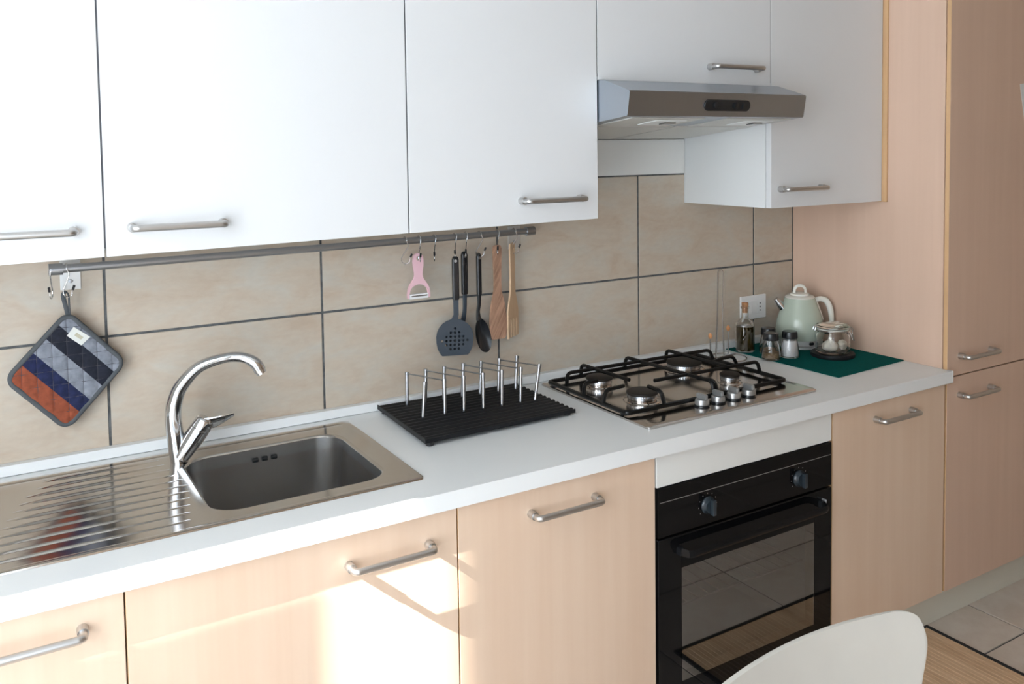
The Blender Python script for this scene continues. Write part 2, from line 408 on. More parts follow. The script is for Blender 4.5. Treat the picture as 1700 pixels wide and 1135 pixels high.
for i in range(5):
    x0, x1 = UX[i], UX[i + 1]; z0 = 1.6215 if i == 3 else ZU
    t = thing('wall_cabinet', ((x0 + x1) / 2, -0.17, z0), wall_labels[i], 'wall cabinet')
    obj('carcass', carcass(B(), x0 + 0.0004, x1 - 0.0004, YU + 0.0205, -0.0005, z0 + ((0.004, 0.004, 0.008)[i] if i < 3 else 0.0), ZUT), M_WHITE_IN, t)
    b = box(B(), x0 + G, x1 - G, YU, YU + 0.019, z0, ZUT, 0.0012, 2)
    if i < 3:      # the old doors hang a touch out of level
        for v in b.verts:
            if v.co.z < z0 + 0.1: v.co.z += 0.0105 * (v.co.x - 1.36)
    d = obj('door', b, M_WHITE, t)
    handle(d, HN[i][0], HN[i][1], HN[i][2], YU)
    if i < 4: obj('seam_shade', box(B(), x1 - G + 0.0001, x1 + G - 0.0001, YU + 0.0025, YU + 0.0185, max(z0, 1.6215 if i >= 2 else z0) + 0.008, ZUT), M_SEAMSHADE, t)  # dark strips in the door gaps stand for the seam shadow
    if i == 4: obj('filler_strip', box(B(), 2.8238, 2.8302, -0.3790, YU + 0.018, z0 - 0.002, ZUT, 0.0006, 1), M_EDGE, t)['label'] = 'orange-brown wooden filler strip'

base_labels = (
 'light beech base cabinet at the far left below the draining board',
 'widest light beech base cabinet, below the sink bowl, with sunlight on its door',
 'light beech base cabinet immediately left of the black oven',
 'light beech base cabinet between the black oven and the tall unit')
ZP = 0.116
HB = {0: (0.395, 0.5475, 0.7005), 1: (0.991, 1.153, 0.6860), 2: (1.389, 1.553, 0.6920), 4: (2.507, 2.664, 0.6970)}
n = 0
for i in (0, 1, 2, 4):
    x0, x1 = BX[i], BX[i + 1]
    t = thing('base_cabinet', ((x0 + x1) / 2, -0.3, ZP), base_labels[n], 'base cabinet'); n += 1
    bt = ZB - 0.0005
    obj('carcass', carcass(B(), x0 + 0.0004, x1 - 0.0004, YD + 0.0215, -0.012, ZP, bt, top=False), M_EDGE, t)
    xe = x0 + (0.0046 if i == 4 else G)
    d = obj('door', box(B(), xe, x1 - G, YD + 0.0006, YD + 0.020, ZP, bt - 0.003, 0.0006, 1), M_WOOD, t)
    obj('edge_band', box(B(), xe - 0.0006, xe + 0.0002, YD + 0.001, YD + 0.0195, ZP + 0.001, bt - 0.004), M_EDGE, d)
    handle(d, HB[i][0], HB[i][1], HB[i][2], YD)
# plinth
tag(obj('plinth', box(B(), 0.02, 3.46, -0.5385, -0.522, 0.0005, ZP - 0.001), M_PLINTH), 'long pale plinth board under the base cabinets at floor level', 'plinth')

# tall unit
t = thing('tall_cabinet', (3.14, -0.29, ZP), 'tall beech kitchen unit with two doors at the right end of the worktop', 'tall cabinet')
obj('side_panel', box(B(), XT, XT + 0.018, YD + 0.0145, -0.0005, ZP, 2.30, 0.0006, 1), M_WOODP, t)
b = B(); box(b, 3.43, 3.448, YD + 0.0225, -0.0005, ZP, 2.30)
box(b, XT + 0.0185, 3.4295, YD + 0.0225, -0.0005, ZP, ZP + 0.016); box(b, XT + 0.0185, 3.4295, YD + 0.0225, -0.0005, 2.284, 2.30); box(b, XT + 0.0185, 3.4295, -0.008, -0.0005, ZP + 0.017, 2.283)
box(b, XT + 0.0185, 3.4295, YD + 0.0225, -0.01, 0.755, 0.771)
obj('carcass', b, M_EDGE, t)
ZS = 0.7625
for nm, z0, z1, hz in (('lower_door', ZP, ZS - 0.002, 0.7040), ('upper_door', ZS + 0.002, 2.30, 0.8215)):
    d = obj(nm, box(B(), XT + 0.0045, 3.446, YD, YD + 0.0135, z0, z1, 0.0006, 1), M_WOODP, t)
    obj('edge_band', box(B(), XT + 0.0038, XT + 0.0048, YD + 0.0005, YD + 0.0130, z0 + 0.001, z1 - 0.001), M_EDGE, d)
    handle(d, 2.894, 3.050, hz, YD)
# sheet of paper on the tall unit's door
b = B(); prism(b, [(3.192, YD - 0.0012, 1.635), (3.36, YD - 0.0012, 1.655), (3.40, YD - 0.0012, 1.47), (3.238, YD - 0.0012, 1.45)], (0, 0.0008, 0))
tag(obj('paper_note', b, M_PAPER), 'white paper fixed askew to the tall unit door at the right edge', 'note')

# worktop with cut-outs, and its upstand
SX0, SX1, SY0, SY1 = 0.770, 1.142, -0.475, -0.108     # sink cut-out
HX0, HX1, HY0, HY1 = 1.790, 2.300, -0.470, -0.085     # hob cut-out
wt = thing('worktop', (1.4, -0.3, ZB), 'long white worktop with a white upstand carrying sink and hob', 'worktop')
b = B()
xs = [0.02, SX0, SX1, HX0, HX1, 2.8300]; ys = [YC, SY0, HY0, SY1, HY1, -0.0008]
def hole(i, j):
    cx = (xs[i] + xs[i + 1]) / 2; cy = (ys[j] + ys[j + 1]) / 2
    return (SX0 < cx < SX1 and SY0 < cy < SY1) or (HX0 < cx < HX1 and HY0 < cy < HY1)
vt = {}
def V(i, j, k):
    if (i, j, k) not in vt: vt[(i, j, k)] = b.verts.new((xs[i], ys[j], (ZB, ZC)[k]))
    return vt[(i, j, k)]
for i in range(5):
    for j in range(5):
        if hole(i, j): continue
        b.faces.new((V(i, j, 1), V(i + 1, j, 1), V(i + 1, j + 1, 1), V(i, j + 1, 1)))
        b.faces.new((V(i, j, 0), V(i, j + 1, 0), V(i + 1, j + 1, 0), V(i + 1, j, 0)))
        for (di, dj, a, c) in ((-1, 0, (i, j), (i, j + 1)), (1, 0, (i + 1, j + 1), (i + 1, j)), (0, -1, (i + 1, j), (i, j)), (0, 1, (i, j + 1), (i + 1, j + 1))):
            ii, jj = i + di, j + dj
            if not (0 <= ii < 5 and 0 <= jj < 5) or hole(ii, jj):
                b.faces.new((V(*a, 1), V(*a, 0), V(*c, 0), V(*c, 1)))
b.edges.ensure_lookup_table()
es = [e for e in b.edges if all(abs(v.co.y - YC) < 1e-6 for v in e.verts) and abs(e.verts[0].co.z - e.verts[1].co.z) < 1e-6]
bmesh.ops.bevel(b, geom=es, offset=0.004, segments=3, affect='EDGES', profile=0.5)
obj('slab', b, M_WORKTOP, wt)
# the end of the worktop that laps over the tall unit's door edge
obj('end_cap', box(B(), 2.8301, 2.8385, YC, YD - 0.0006, ZB, ZC, 0.003, 3), M_WORKTOP, wt)
obj('upstand', box(B(), 0.02, XT - 0.0005, -0.0225, -0.0008, ZC + 0.0010, 0.8115, 0.0015, 2), M_WORKTOP, wt)

# cream infill board between worktop and oven
tag(obj('infill_panel', box(B(), 1.7285, 2.3265, YD - 0.0005, YD + 0.018, 0.6715, ZB - 0.001, 0.0008, 1), M_CREAM), 'plain white infill board between the worktop and the black oven', 'panel')
# pale board on the wall below the hood
tag(obj('wall_board', box(B(), 1.7315, 2.3315, -0.0045, -0.0007, 1.3700, 1.4780, 0.0008, 1), M_CREAM), 'pale board on the wall between the tiles and the cooker hood', 'panel')

# ------------------------------------------------------------------ sink
sk = thing('sink', (0.62, -0.29, ZC), 'stainless steel inset sink with one bowl and a ribbed draining board', 'sink')
X0, X1, Y0, Y1 = 0.215, 1.181, -0.514, -0.058
NB = 7
bw = rrect(0.953, -0.293, 0.345, 0.330, 0.055, NB)
def rr(x0, x1, y0, y1, r, z): return [(x, y, z) for x, y in rrect((x0 + x1) / 2, (y0 + y1) / 2, x1 - x0, y1 - y0, r, NB)]
def bowl(inset, r, z): return [(x, y, z) for x, y in rrect(0.953, -0.293, 0.345 - 2 * inset, 0.330 - 2 * inset, r, NB)]
b = B()
loft(b, [rr(X0, X1, Y0, Y1, 0.012, ZC + 0.0004), rr(X0 + 0.001, X1 - 0.001, Y0 + 0.001, Y1 - 0.001, 0.011, ZC + 0.0032), rr(X0 + 0.005, X1 - 0.005, Y0 + 0.005, Y1 - 0.005, 0.010, ZC + 0.0042),
         rr(X0 + 0.020, X1 - 0.020, Y0 + 0.013, Y1 - 0.017, 0.012, ZC + 0.0042), rr(X0 + 0.024, X1 - 0.024, Y0 + 0.016, Y1 - 0.021, 0.012, ZC + 0.0022),
         bowl(-0.006, 0.060, ZC + 0.0022), bowl(-0.002, 0.056, ZC + 0.0012), bowl(0.0, 0.055, ZC - 0.003)])
obj('deck', b, M_SINK, sk, sharp=50)
b = B()
L = [bowl(0.0003, 0.055, ZC - 0.003), bowl(0.004, 0.052, ZC - 0.05), bowl(0.010, 0.050, ZC - 0.125)]
for k in range(1, 7):
    a = k / 6 * PI / 2; L.append(bowl(0.010 + 0.030 * (1 - math.cos(a)), 0.050 - 0.012 * (k / 6), ZC - 0.125 - 0.030 * math.sin(a)))
L.append(bowl(0.12, 0.02, ZC - 0.159))
loft(b, L, cap1=True); r = bmesh.ops.solidify(b, geom=b.faces[:], thickness=-0.0008)
obj('bowl', b, M_BOWL, sk, sharp=60)
b = B(); lathe(b, [(0.0, 0.001), (0.018, 0.001), (0.020, 0.003), (0.041, 0.004), (0.043, 0.001), (0.043, 0)], (0.953, -0.293, ZC - 0.1585), 28)
obj('strainer', b, M_CHROME, sk)
for k in range(3):
    x = 0.930 + k * 0.021
    b = B(); tube(b, [(x, -0.1352, ZC - 0.026 - 0.0), (x + 0.012, -0.1352, ZC - 0.026)], 0.0052, 10)
    obj('overflow_slot', b, M_BLACKPL, sk)
# ribs pressed into the draining board
for k in range(11):
    y = -0.100 - k * 0.0365
    xa = 0.505 - k * 0.011 + (0.012 if k < 2 else 0) - (0.0 if k < 8 else 0.004 * (k - 8)); xb = 0.770 - 0.006 * abs(k - 5)
    b = B()
    def rib(u, v):
        x = xa + (xb - xa) * u
        h = 0.0030 * min(1.0, u * 9, 0.25 + (1 - u) * 1.6, (1 - u) * 12) * math.sin(PI * v)
        return (x, y - 0.006 + 0.012 * v, ZC + 0.0021 + h)
    grid(b, rib, 14, 6)
    obj('rib', b, M_SINK, sk, sharp=80)

# ------------------------------------------------------------------ tap
tp = thing('tap', (0.775, -0.130, ZC + 0.002), 'chrome swan-neck mixer tap with a side lever behind the sink', 'tap')
pts = catmull([(0.775, -0.130, ZC + 0.0025), (0.770, -0.129, 0.845), (0.767, -0.1275, 0.890), (0.772, -0.129, 0.925), (0.786, -0.134, 0.957), (0.821, -0.147, 0.994), (0.872, -0.166, 1.0105), (0.907, -0.178, 1.0085), (0.929, -0.187, 0.995), (0.9385, -0.190, 0.978)], 6)
rad = lerp_list([0.0175, 0.0180, 0.0172, 0.0160, 0.0148, 0.0125, 0.0110, 0.0112, 0.0130, 0.0132], len(pts))
obj('spout', tube(B(), pts, rad, 20), M_CHROME, tp)
b = B(); d = (pts[-1] - pts[-2]).normalized(); cyl(b, pts[-1] + d * 0.0002, pts[-1] + d * 0.007, 0.0112, 20)
obj('aerator', b, M_ALU, tp)
ax = Vector((0.046, -0.012, 0.068)).normalized(); p0 = Vector((0.778, -0.1335, ZC + 0.012))
obj('valve_body', lathe(B(), [(0.0, 0), (0.0180, 0.0), (0.0200, 0.02), (0.0220, 0.05), (0.0222, 0.0705), (0.0214, 0.072), (0.0, 0.072)], p0, 24, ax), M_CHROME, tp)
obj('cap', lathe(B(), [(0.0, 0.0725), (0.0215, 0.0725), (0.0220, 0.075), (0.0205, 0.092), (0.0165, 0.0965), (0.0, 0.0975)], p0, 24, ax), M_CHROME, tp)
lp = catmull([(0.822, -0.150, 0.868), (0.842, -0.155, 0.870), (0.862, -0.160, 0.8755), (0.886, -0.165, 0.884)], 5)
obj('lever', tube(B(), lp, lerp_list([0.0150, 0.0140, 0.0095, 0.0035], len(lp)), 12, flat=0.22, ref=(-0.5, -0.25, 1.0)), M_CHROME, tp)

# ------------------------------------------------------------------ hob
hb = thing('gas_hob', (2.05, -0.29, ZC), 'stainless steel four-burner gas hob set in the worktop', 'hob')
X0, X1, Y0, Y1 = 1.7530, 2.3400, -0.5265, -0.0455
b = B()
loft(b, [rr(X0, X1, Y0, Y1, 0.012, ZC + 0.0004), rr(X0, X1, Y0, Y1, 0.012, ZC + 0.005), rr(X0 + 0.004, X1 - 0.004, Y0 + 0.004, Y1 - 0.004, 0.010, ZC + 0.0075),
         rr(X0 + 0.030, X1 - 0.030, Y0 + 0.020, Y1 - 0.025, 0.020, ZC + 0.0078), rr(X0 + 0.036, X1 - 0.036, Y0 + 0.026, Y1 - 0.031, 0.020, ZC + 0.0068)], cap1=True)
obj('hob_plate', b, M_HOB, hb, sharp=50)
ZH = ZC + 0.007
for (x, y, r) in ((1.876, -0.160, 0.036), (1.883, -0.340, 0.040), (2.187, -0.160, 0.050), (2.196, -0.340, 0.027)):
    bn = obj('burner', lathe(B(), [(r * 1.25, 0), (r * 1.20, 0.002), (r * 0.95, 0.003), (r * 0.95, 0.006), (0, 0.006)], (x, y, ZH), 32), M_HOB, hb)
    b = B(); NN = 44
    for k in range(NN):      # toothed flame ring
        a = 2 * PI * k / NN; ww = 0.5 * PI / NN
        for (a0, a1) in ((a - ww, a + ww),):
            q = [(x + rr_ * math.cos(aa), y + rr_ * math.sin(aa), zz) for rr_ in (r * 0.80, r * 0.98) for aa in (a0, a1) for zz in (ZH + 0.0125, ZH + 0.0175)]
            v = [b.verts.new(c) for c in q]
            for f in ((0, 1, 3, 2), (4, 6, 7, 5), (0, 4, 5, 1), (2, 3, 7, 6), (1, 5, 7, 3), (0, 2, 6, 4)): b.faces.new([v[i] for i in f])
    lathe(b, [(r * 0.90, 0.0062), (r * 0.99, 0.0075), (r * 0.99, 0.0125), (r * 0.80, 0.0128), (r * 0.80, 0.0172), (0, 0.0172)], (x, y, ZH), 32)
    obj('flame_ring', b, M_ALU, bn)
    obj('burner_cap', lathe(B(), [(0, 0.0178), (r * 1.02, 0.0178), (r * 1.05, 0.0195), (r * 1.03, 0.0235), (r * 0.92, 0.0255), (0, 0.0257)], (x, y, ZH), 36), M_BCAP, bn)
for k in range(4):
    x, y = 1.9755 + k * 0.0550, -0.4665
    kb = obj('knob', lathe(B(), [(0.0, 0.004), (0.0175, 0.004), (0.0185, 0.006), (0.0175, 0.015), (0.0165, 0.0175), (0, 0.0178)], (x, y, ZH), 28), M_KNOB, hb)
    obj('knob_seal', lathe(B(), [(0.0, 0.0), (0.0200, 0.0), (0.0195, 0.0038), (0.0, 0.0038)], (x, y, ZH), 28), M_BLACKPL, kb)
    b = B(); r = bmesh.ops.create_cube(b, size=1); bmesh.ops.scale(b, verts=r['verts'], vec=(0.011, 0.033, 0.013))
    bmesh.ops.bevel(b, geom=b.edges[:], offset=0.0022, segments=2, affect='EDGES')
    bmesh.ops.rotate(b, verts=b.verts, cent=(0, 0, 0), matrix=Matrix.Rotation(math.radians(4), 3, 'Z')); bmesh.ops.translate(b, verts=b.verts, vec=(x, y, ZH + 0.0245))
    obj('knob_grip', b, M_KNOB, kb)
# one enamelled wire pan support rests on the plate
ps = thing('pan_support', (2.035, -0.26, ZH), 'black enamelled wire pan support lying over the four gas burners', 'pan support')
zl, zh_, rw = 0.8050, 0.8390, 0.0053
FX0, FX1, FY0, FY1 = 1.757, 2.311, -0.438, -0.085
b = B(); tube(b, fillet([(FX0, FY0, zl), (FX1, FY0, zl), (FX1, FY1, zl), (FX0, FY1, zl)], 0.012, 3, True), 0.0062, 8, True)
obj('frame', b, M_BLACKENAMEL, ps)
for (x, y) in ((FX0, FY0 + 0.02), (FX1, FY0 + 0.02), (FX1, FY1 - 0.02), (FX0, FY1 - 0.02)):
    obj('foot', cyl(B(), (x, y, ZH + 0.0005), (x, y, zl), 0.004, 8), M_BLACKPL, ps)
def bar(p): obj('support_bar', tube(B(), fillet(p, 0.014, 4), rw, 8), M_BLACKENAMEL, ps)
bar([(FX0 + 0.02, FY1 - 0.060, zl), (FX0 + 0.022, FY1 - 0.060, zh_), (2.289, -0.160, zh_), (2.305, -0.160, zl)])
bar([(1.866, FY1, zl), (1.866, FY1 - 0.004, zh_), (1.876, -0.295, zh_)])
bar([(2.024, FY1, zl), (2.024, FY1 - 0.006, zh_), (2.046, FY0 + 0.010, zh_), (2.046, FY0, zl)])
bar([(2.056, FY0, zl), (2.056, FY0 + 0.010, zh_), (2.040, FY0 + 0.06, zh_ - 0.001)])
bar([(2.181, FY1, zl), (2.181, FY1 - 0.004, zh_), (2.190, -0.335, zh_)])
bar([(FX1 - 0.001, -0.345, zl), (2.299, -0.345, zh_), (1.926, -0.338, zh_)])
bar([(FX1 - 0.001, -0.257, zl), (2.290, -0.257, zh_), (2.235, -0.262, zh_), (2.192, -0.268, zh_ - 0.004)])
bar([(1.876, FY0, zl), (1.874, FY0 + 0.010, zh_), (1.878, -0.372, zh_)])
bar([(FX0, -0.340, zl), (FX0 + 0.008, -0.340, zh_), (1.828, -0.333, zh_)])
bar([(FX0, -0.255, zl), (FX0 + 0.002, -0.255, zh_), (1.800, -0.256, zh_)])

# ------------------------------------------------------------------ oven
ov = thing('oven', (2.027, -0.3, 0.13), 'black built-in oven with two knobs and a glazed drop-down door', 'oven')
OX0, OX1 = 1.7300, 2.3230
b = B(); box(b, 1.745, 2.31, YD + 0.035, -0.03, 0.125, 0.148); box(b, 1.745, 2.31, YD + 0.035, -0.03, 0.555, 0.662); box(b, 1.745, 1.772, YD + 0.035, -0.03, 0.148, 0.555); box(b, 2.285, 2.31, YD + 0.035, -0.03, 0.148, 0.555); box(b, 1.772, 2.285, -0.06, -0.03, 0.148, 0.555)
obj('oven_body', b, M_CAVITY, ov)
rk = B()
cyl(rk, (1.774, -0.52, 0.335), (2.283, -0.52, 0.335), 0.003, 6); cyl(rk, (1.774, -0.10, 0.335), (2.283, -0.10, 0.335), 0.003, 6)
for k in range(14): cyl(rk, (1.80 + k * 0.036, -0.52, 0.338), (1.80 + k * 0.036, -0.10, 0.338), 0.0018, 6)
obj('oven_rack', rk, M_WIRE, ov)
cp = obj('control_panel', box(B(), OX0, OX1, YD - 0.004, YD + 0.032, 0.5535, 0.6690, 0.0015, 2), M_BLACKGLASS, ov)
obj('trim_line', box(B(), OX0 + 0.004, OX1 - 0.003, YD - 0.0047, YD - 0.0041, 0.6355, 0.6370), M_SILVER, cp)
for (x, z) in ((1.882, 0.600), (2.197, 0.598)):
    y = YD - 0.0042
    kb = obj('oven_knob', lathe(B(), [(0.0, 0.0005), (0.0215, 0.0005), (0.0215, 0.003), (0.0185, 0.006), (0.0170, 0.014), (0, 0.0145)], (x, y, z), 28, (0, -1, 0)), M_OVENKNOB, ov)
    b = B(); box(b, x - 0.0055, x + 0.0055, y - 0.026, y - 0.0146, z - 0.019, z + 0.019, 0.002, 2)
    obj('knob_grip', b, M_OVENKNOB, kb)
    b = B()
    for k in range(9):
        a = math.radians(215 - k * 31)
        lathe(b, [(0.0013, 0.0002), (0, 0.0006)], (x + 0.0285 * math.cos(a), y, z + 0.0285 * math.sin(a)), 8, (0, -1, 0))
    obj('dial_marks', b, M_SILVER, cp)
b = B(); ya, yb = YD - 0.004, YD + 0.030
GX0, GX1, GZ0, GZ1 = 1.8000, 2.2570, 0.192, 0.4675
box(b, OX0, GX0, ya, yb, 0.125, 0.5480, 0.001, 1); box(b, GX1, OX1, ya, yb, 0.125, 0.5480, 0.001, 1)
box(b, GX0, GX1, ya + 0.0002, yb, 0.125, GZ0); box(b, GX0, GX1, ya + 0.0002, yb, GZ1, 0.5478)
dr = obj('oven_door', b, M_BLACKGLASS, ov)
obj('window_pane', box(B(), GX0 + 0.0003, GX1 - 0.0003, ya + 0.0005, ya + 0.0045, GZ0 + 0.0003, GZ1 - 0.0003), M_OVENGLASS, dr)
b = B()
def hnd(u, v):
    x = 1.784 + u * 0.499; e = min(1.0, 22 * min(u, 1 - u)); e = math.sqrt(max(0.0, 1 - (1 - e) ** 2))
    y = ya - 0.006 - 0.034 * e
    return (x, y + 0.004 * (v - 0.5) ** 2 * 4, 0.5040 + 0.0185 * v)
grid(b, hnd, 48, 4); bmesh.ops.solidify(b, geom=b.faces[:], thickness=0.005)
for x in (1.790, 2.2775): box(b, x - 0.006, x + 0.006, ya - 0.014, ya - 0.0003, 0.5045, 0.5220)
obj('oven_handle', b, M_BLACKPL, dr)
obj('handle_end', box(B(), 2.2835, 2.2865, ya - 0.016, ya - 0.0004, 0.497, 0.527, 0.001, 1), M_SILVER, dr)

# ------------------------------------------------------------------ cooker hood
hd = thing('cooker_hood', (2.03, -0.25, 1.47), 'slanted stainless steel cooker hood with black switch panel under the short cabinet', 'cooker hood')
HX0, HX1 = 1.7322, 2.3325
b = B()
poly = [(-0.0060, 1.4815), (-0.4790, 1.5295), (-0.4890, 1.5880), (-0.3905, 1.6190), (-0.3640, 1.6205), (-0.3640, 1.6195), (-0.0060, 1.6195)]
xr = HX1 + 0.0
a0 = [(HX0, y, z) for y, z in poly]
prism(b, a0, (xr - HX0, 0, 0))
bmesh.ops.bevel(b, geom=[e for e in b.edges if abs(e.verts[0].co.x - e.verts[1].co.x) > 0.1 and e.verts[0].co.y < -0.385], offset=0.002, segments=2, affect='EDGES')
obj('hood_shell', b, M_HOOD, hd)
def hz(y): return 1.5295 - 0.1015 * (y + 0.479)*(-1) if False else 1.5295 - (y + 0.479) * 0.1015
def under(name, x0, x1, y0, y1, drop, mat, parent):
    b = B(); prism(b, [(x0, y0, hz(y0) - 0.0002), (x1, y0, hz(y0) - 0.0002), (x1, y1, hz(y1) - 0.0002), (x0, y1, hz(y1) - 0.0002)], (0, 0, -drop)); return obj(name, b, mat, parent)
under('filter', 1.745, 2.028, -0.300, -0.020, 0.003, M_FILTER, hd); under('filter', 2.036, 2.320, -0.300, -0.020, 0.003, M_FILTER, hd)
for xa in (1.765, 2.075):
    lc = under('lamp_cover', xa, xa + 0.235, -0.455, -0.305, 0.0022, M_FILTER, hd)
    b = B(); prism(b, [(xa + 0.10, -0.425, hz(-0.425) - 0.0026), (xa + 0.20, -0.425, hz(-0.425) - 0.0026), (xa + 0.20, -0.35, hz(-0.35) - 0.0026), (xa + 0.10, -0.35, hz(-0.35) - 0.0026)], (0, 0, -0.002))
    obj('lamp_lens', b, M_LENS, lc)
    b = B(); prism(b, [(xa + 0.150, -0.40, hz(-0.40) - 0.0048), (xa + 0.185, -0.40, hz(-0.40) - 0.0048), (xa + 0.185, -0.375, hz(-0.375) - 0.0048), (xa + 0.150, -0.375, hz(-0.375) - 0.0048)], (0, 0, -0.003))
    obj('catch', b, M_RAIL, lc)
# switch plate on the front face (the face leans back by 10 degrees)
fd = Vector((0, -0.0100, 0.0585)).normalized(); fn = fd.cross(Vector((1, 0, 0))).normalized()
if fn.y > 0: fn = -fn
c0 = Vector((2.0465, -0.4838, 1.5575))
b = B(); L = []
for off, dd in ((0, 0.0003), (0.0, 0.003), (0.0012, 0.004)):
    L.append([c0 + Vector((1, 0, 0)) * x + fd * z + fn * dd for x, z in rrect(0, 0, 0.157 - 2 * off, 0.0285 - 2 * off, 0.0135 - off, 6)])
loft(b, L, True, True)
sp = obj('switch_panel', b, M_BLACKPL, hd)
for x in (-0.042, 0.026):
    obj('switch_knob', lathe(B(), [(0.0, 0.0042), (0.0085, 0.0042), (0.008, 0.009), (0, 0.0095)], c0 + Vector((x, 0, 0)), 18, fn), M_BLACKPL, sp)
b = B(); q = c0 + Vector((0.056, 0, 0)); prism(b, [q + Vector((sx * 0.006, 0, 0)) + fd * sz * 0.008 + fn * 0.0041 for sx, sz in ((-1, -1), (1, -1), (1, 1), (-1, 1))], fn * 0.003)
obj('rocker_switch', b, M_BLACKPL, sp)

# ------------------------------------------------------------------ utensil rail
YRL, RR = -0.050, 0.0088
def railz(x): return 1.2168 + (x - 0.549) * (1.2268 - 1.2168) / 1.185
rl = thing('utensil_rail', (1.14, -0.01, 1.222), 'long grey steel utensil rail on the tiled wall under the wall cabinets', 'rail')
obj('bar', cyl(B(), (0.551, YRL, railz(0.551)), (1.732, YRL, railz(1.732)), RR, 18), M_RAIL, rl)
for x, xe in ((0.590, 0.551), (1.700, 1.732)):
    z = railz(x)
    b = B(); box(b, x - 0.020, x + 0.020, -0.0035, -0.0004, z - 0.052, z + 0.012, 0.0012, 2); box(b, x - 0.012, x + 0.012, YRL + RR * 0.6, -0.0036, z - 0.004, z + 0.004)
    br = obj('bracket', b, M_SATINST, rl)
    obj('screw', lathe(B(), [(0.0045, 0.0002), (0.004, 0.002), (0, 0.0024)], (x, -0.0036, z - 0.033), 12, (0, -1, 0)), M_RAIL, br)
    s = -1 if xe < 1 else 1
    obj('end_cap', lathe(B(), [(0.0, 0.0), (0.0125, 0.0), (0.0125, 0.026), (0.0, 0.0268)], (xe - s * 0.022, YRL, railz(xe)), 20, (s, 0, 0)), M_RAIL, rl)
def hook_pts(x, rot, L=0.050, tip_open=0.0):
    """S hook hung on the rail; rot turns its plane about z (0: square to the wall, lower hook towards the room)"""
    z = railz(x); R = RR + 0.0022; P = []
    for k in range(0, 9):
        a = math.radians(-20 + 200 * k / 8); P.append((R * math.cos(a), R * math.sin(a)))     # over the rail, wall side to room side
    P.append((-R * 0.8, -0.014)); P.append((0.008, -L + 0.010))
    for k in range(0, 9):
        a = math.radians(10 - 200 * k / 8); P.append((0.0105 * math.cos(a) - 0.001, -L + 0.0105 * math.sin(a) + 0.002))
    P.append((-0.0155 - tip_open, -L + 0.013))
    c, s = math.cos(rot), math.sin(rot)
    # the part over the rail must straddle it, so only the stem and lower hook take the turn
    out = []
    for i, (q, h) in enumerate(P):
        k = 1.0 if i > 8 else 0.0
        ang = rot * (1.0 if i > 9 else (0.5 if i == 9 else 0.0)); c, s = math.cos(ang), math.sin(ang)
        out.append(Vector((x - q * s, YRL + q * c, z + h)))
    return out
HK = []
hooks = [ # x, turn, length, label
 (0.5505, -0.30, 0.052, 'empty steel hook at the far left end of the utensil rail'),
 (0.5800, 0.85, 0.052, 'steel hook holding up the striped pot holder'),
 (1.3480, 1.25, 0.050, 'empty steel hook left of the pink peeler, its open curl seen from the side'),
 (1.3870, -0.20, 0.050, 'steel hook from which the pink peeler hangs'),
 (1.4300, -0.44, 0.050, 'empty steel hook with black tip seen edge-on right of the pink peeler'),
 (1.4900, -0.46, 0.050, 'steel hook holding the black slotted turner'),
 (1.5220, -0.46, 0.050, 'steel hook holding the black ladle half hidden behind the slotted turner'),
 (1.5640, 1.20, 0.050, 'steel hook holding the black serving spoon, its black tip sticking out'),
 (1.6190, -0.46, 0.050, 'steel hook holding the brown wooden spatula'),
 (1.6720, 1.2, 0.050, 'steel hook holding the pale wooden fork, last on the rail'),
]
for x, rot, L_, lab in hooks:
    t = thing('rail_hook', (x, YRL, railz(x)), lab, 'hook', 'S hooks on the utensil rail')
    p = hook_pts(x, rot, L_)
    obj('wire', tube(B(), catmull(p, 3), 0.0014, 8), M_WIRE, t)
    d = (p[-1] - p[-2]).normalized()
    obj('tip', cyl(B(), p[-1] - d * 0.006, p[-1] + d * 0.004, 0.0026, 10), M_BLACKTIP, t)

# ---- flat-outline helper: an outline in (x, z) given thickness in y, rounded edges
def slab_outline(bm, poly, y, th, inset=0.0):
    prism(bm, [(x, y - th / 2, z) for x, z in poly], (0, th, 0))
    return bm
def sym(cx, prof, cap=0):
    """left/right mirrored outline from (z, halfwidth) pairs running top to bottom"""
    return [(cx + w_, z) for z, w_ in prof] + [(cx - w_, z) for z, w_ in reversed(prof)]
def ring_outline(cx, cz, rx, rz, n=16, a0=0): return [(cx + rx * math.cos(a0 + 2 * PI * k / n), cz + rz * math.sin(a0 + 2 * PI * k / n)) for k in range(n)]
def holed(bm, outer, holes, y, th):
    """flat plate with holes: triangulated front and back faces and walls"""
    loops = [outer] + holes; edges = []; rings = []
    for lp in loops:
        vs = [bm.verts.new((x, y - th / 2, z)) for x, z in lp]; rings.append(vs)
        for k in range(len(vs)): edges.append(bm.edges.new((vs[k], vs[(k + 1) % len(vs)])))
    r = bmesh.ops.triangle_fill(bm, edges=edges, use_beauty=True, use_dissolve=False)
    fs = [f for f in r['geom'] if isinstance(f, bmesh.types.BMFace)]
    ex = bmesh.ops.extrude_face_region(bm, geom=fs)
    bmesh.ops.translate(bm, verts=[v for v in ex['geom'] if isinstance(v, bmesh.types.BMVert)], vec=(0, th, 0))
    return bm

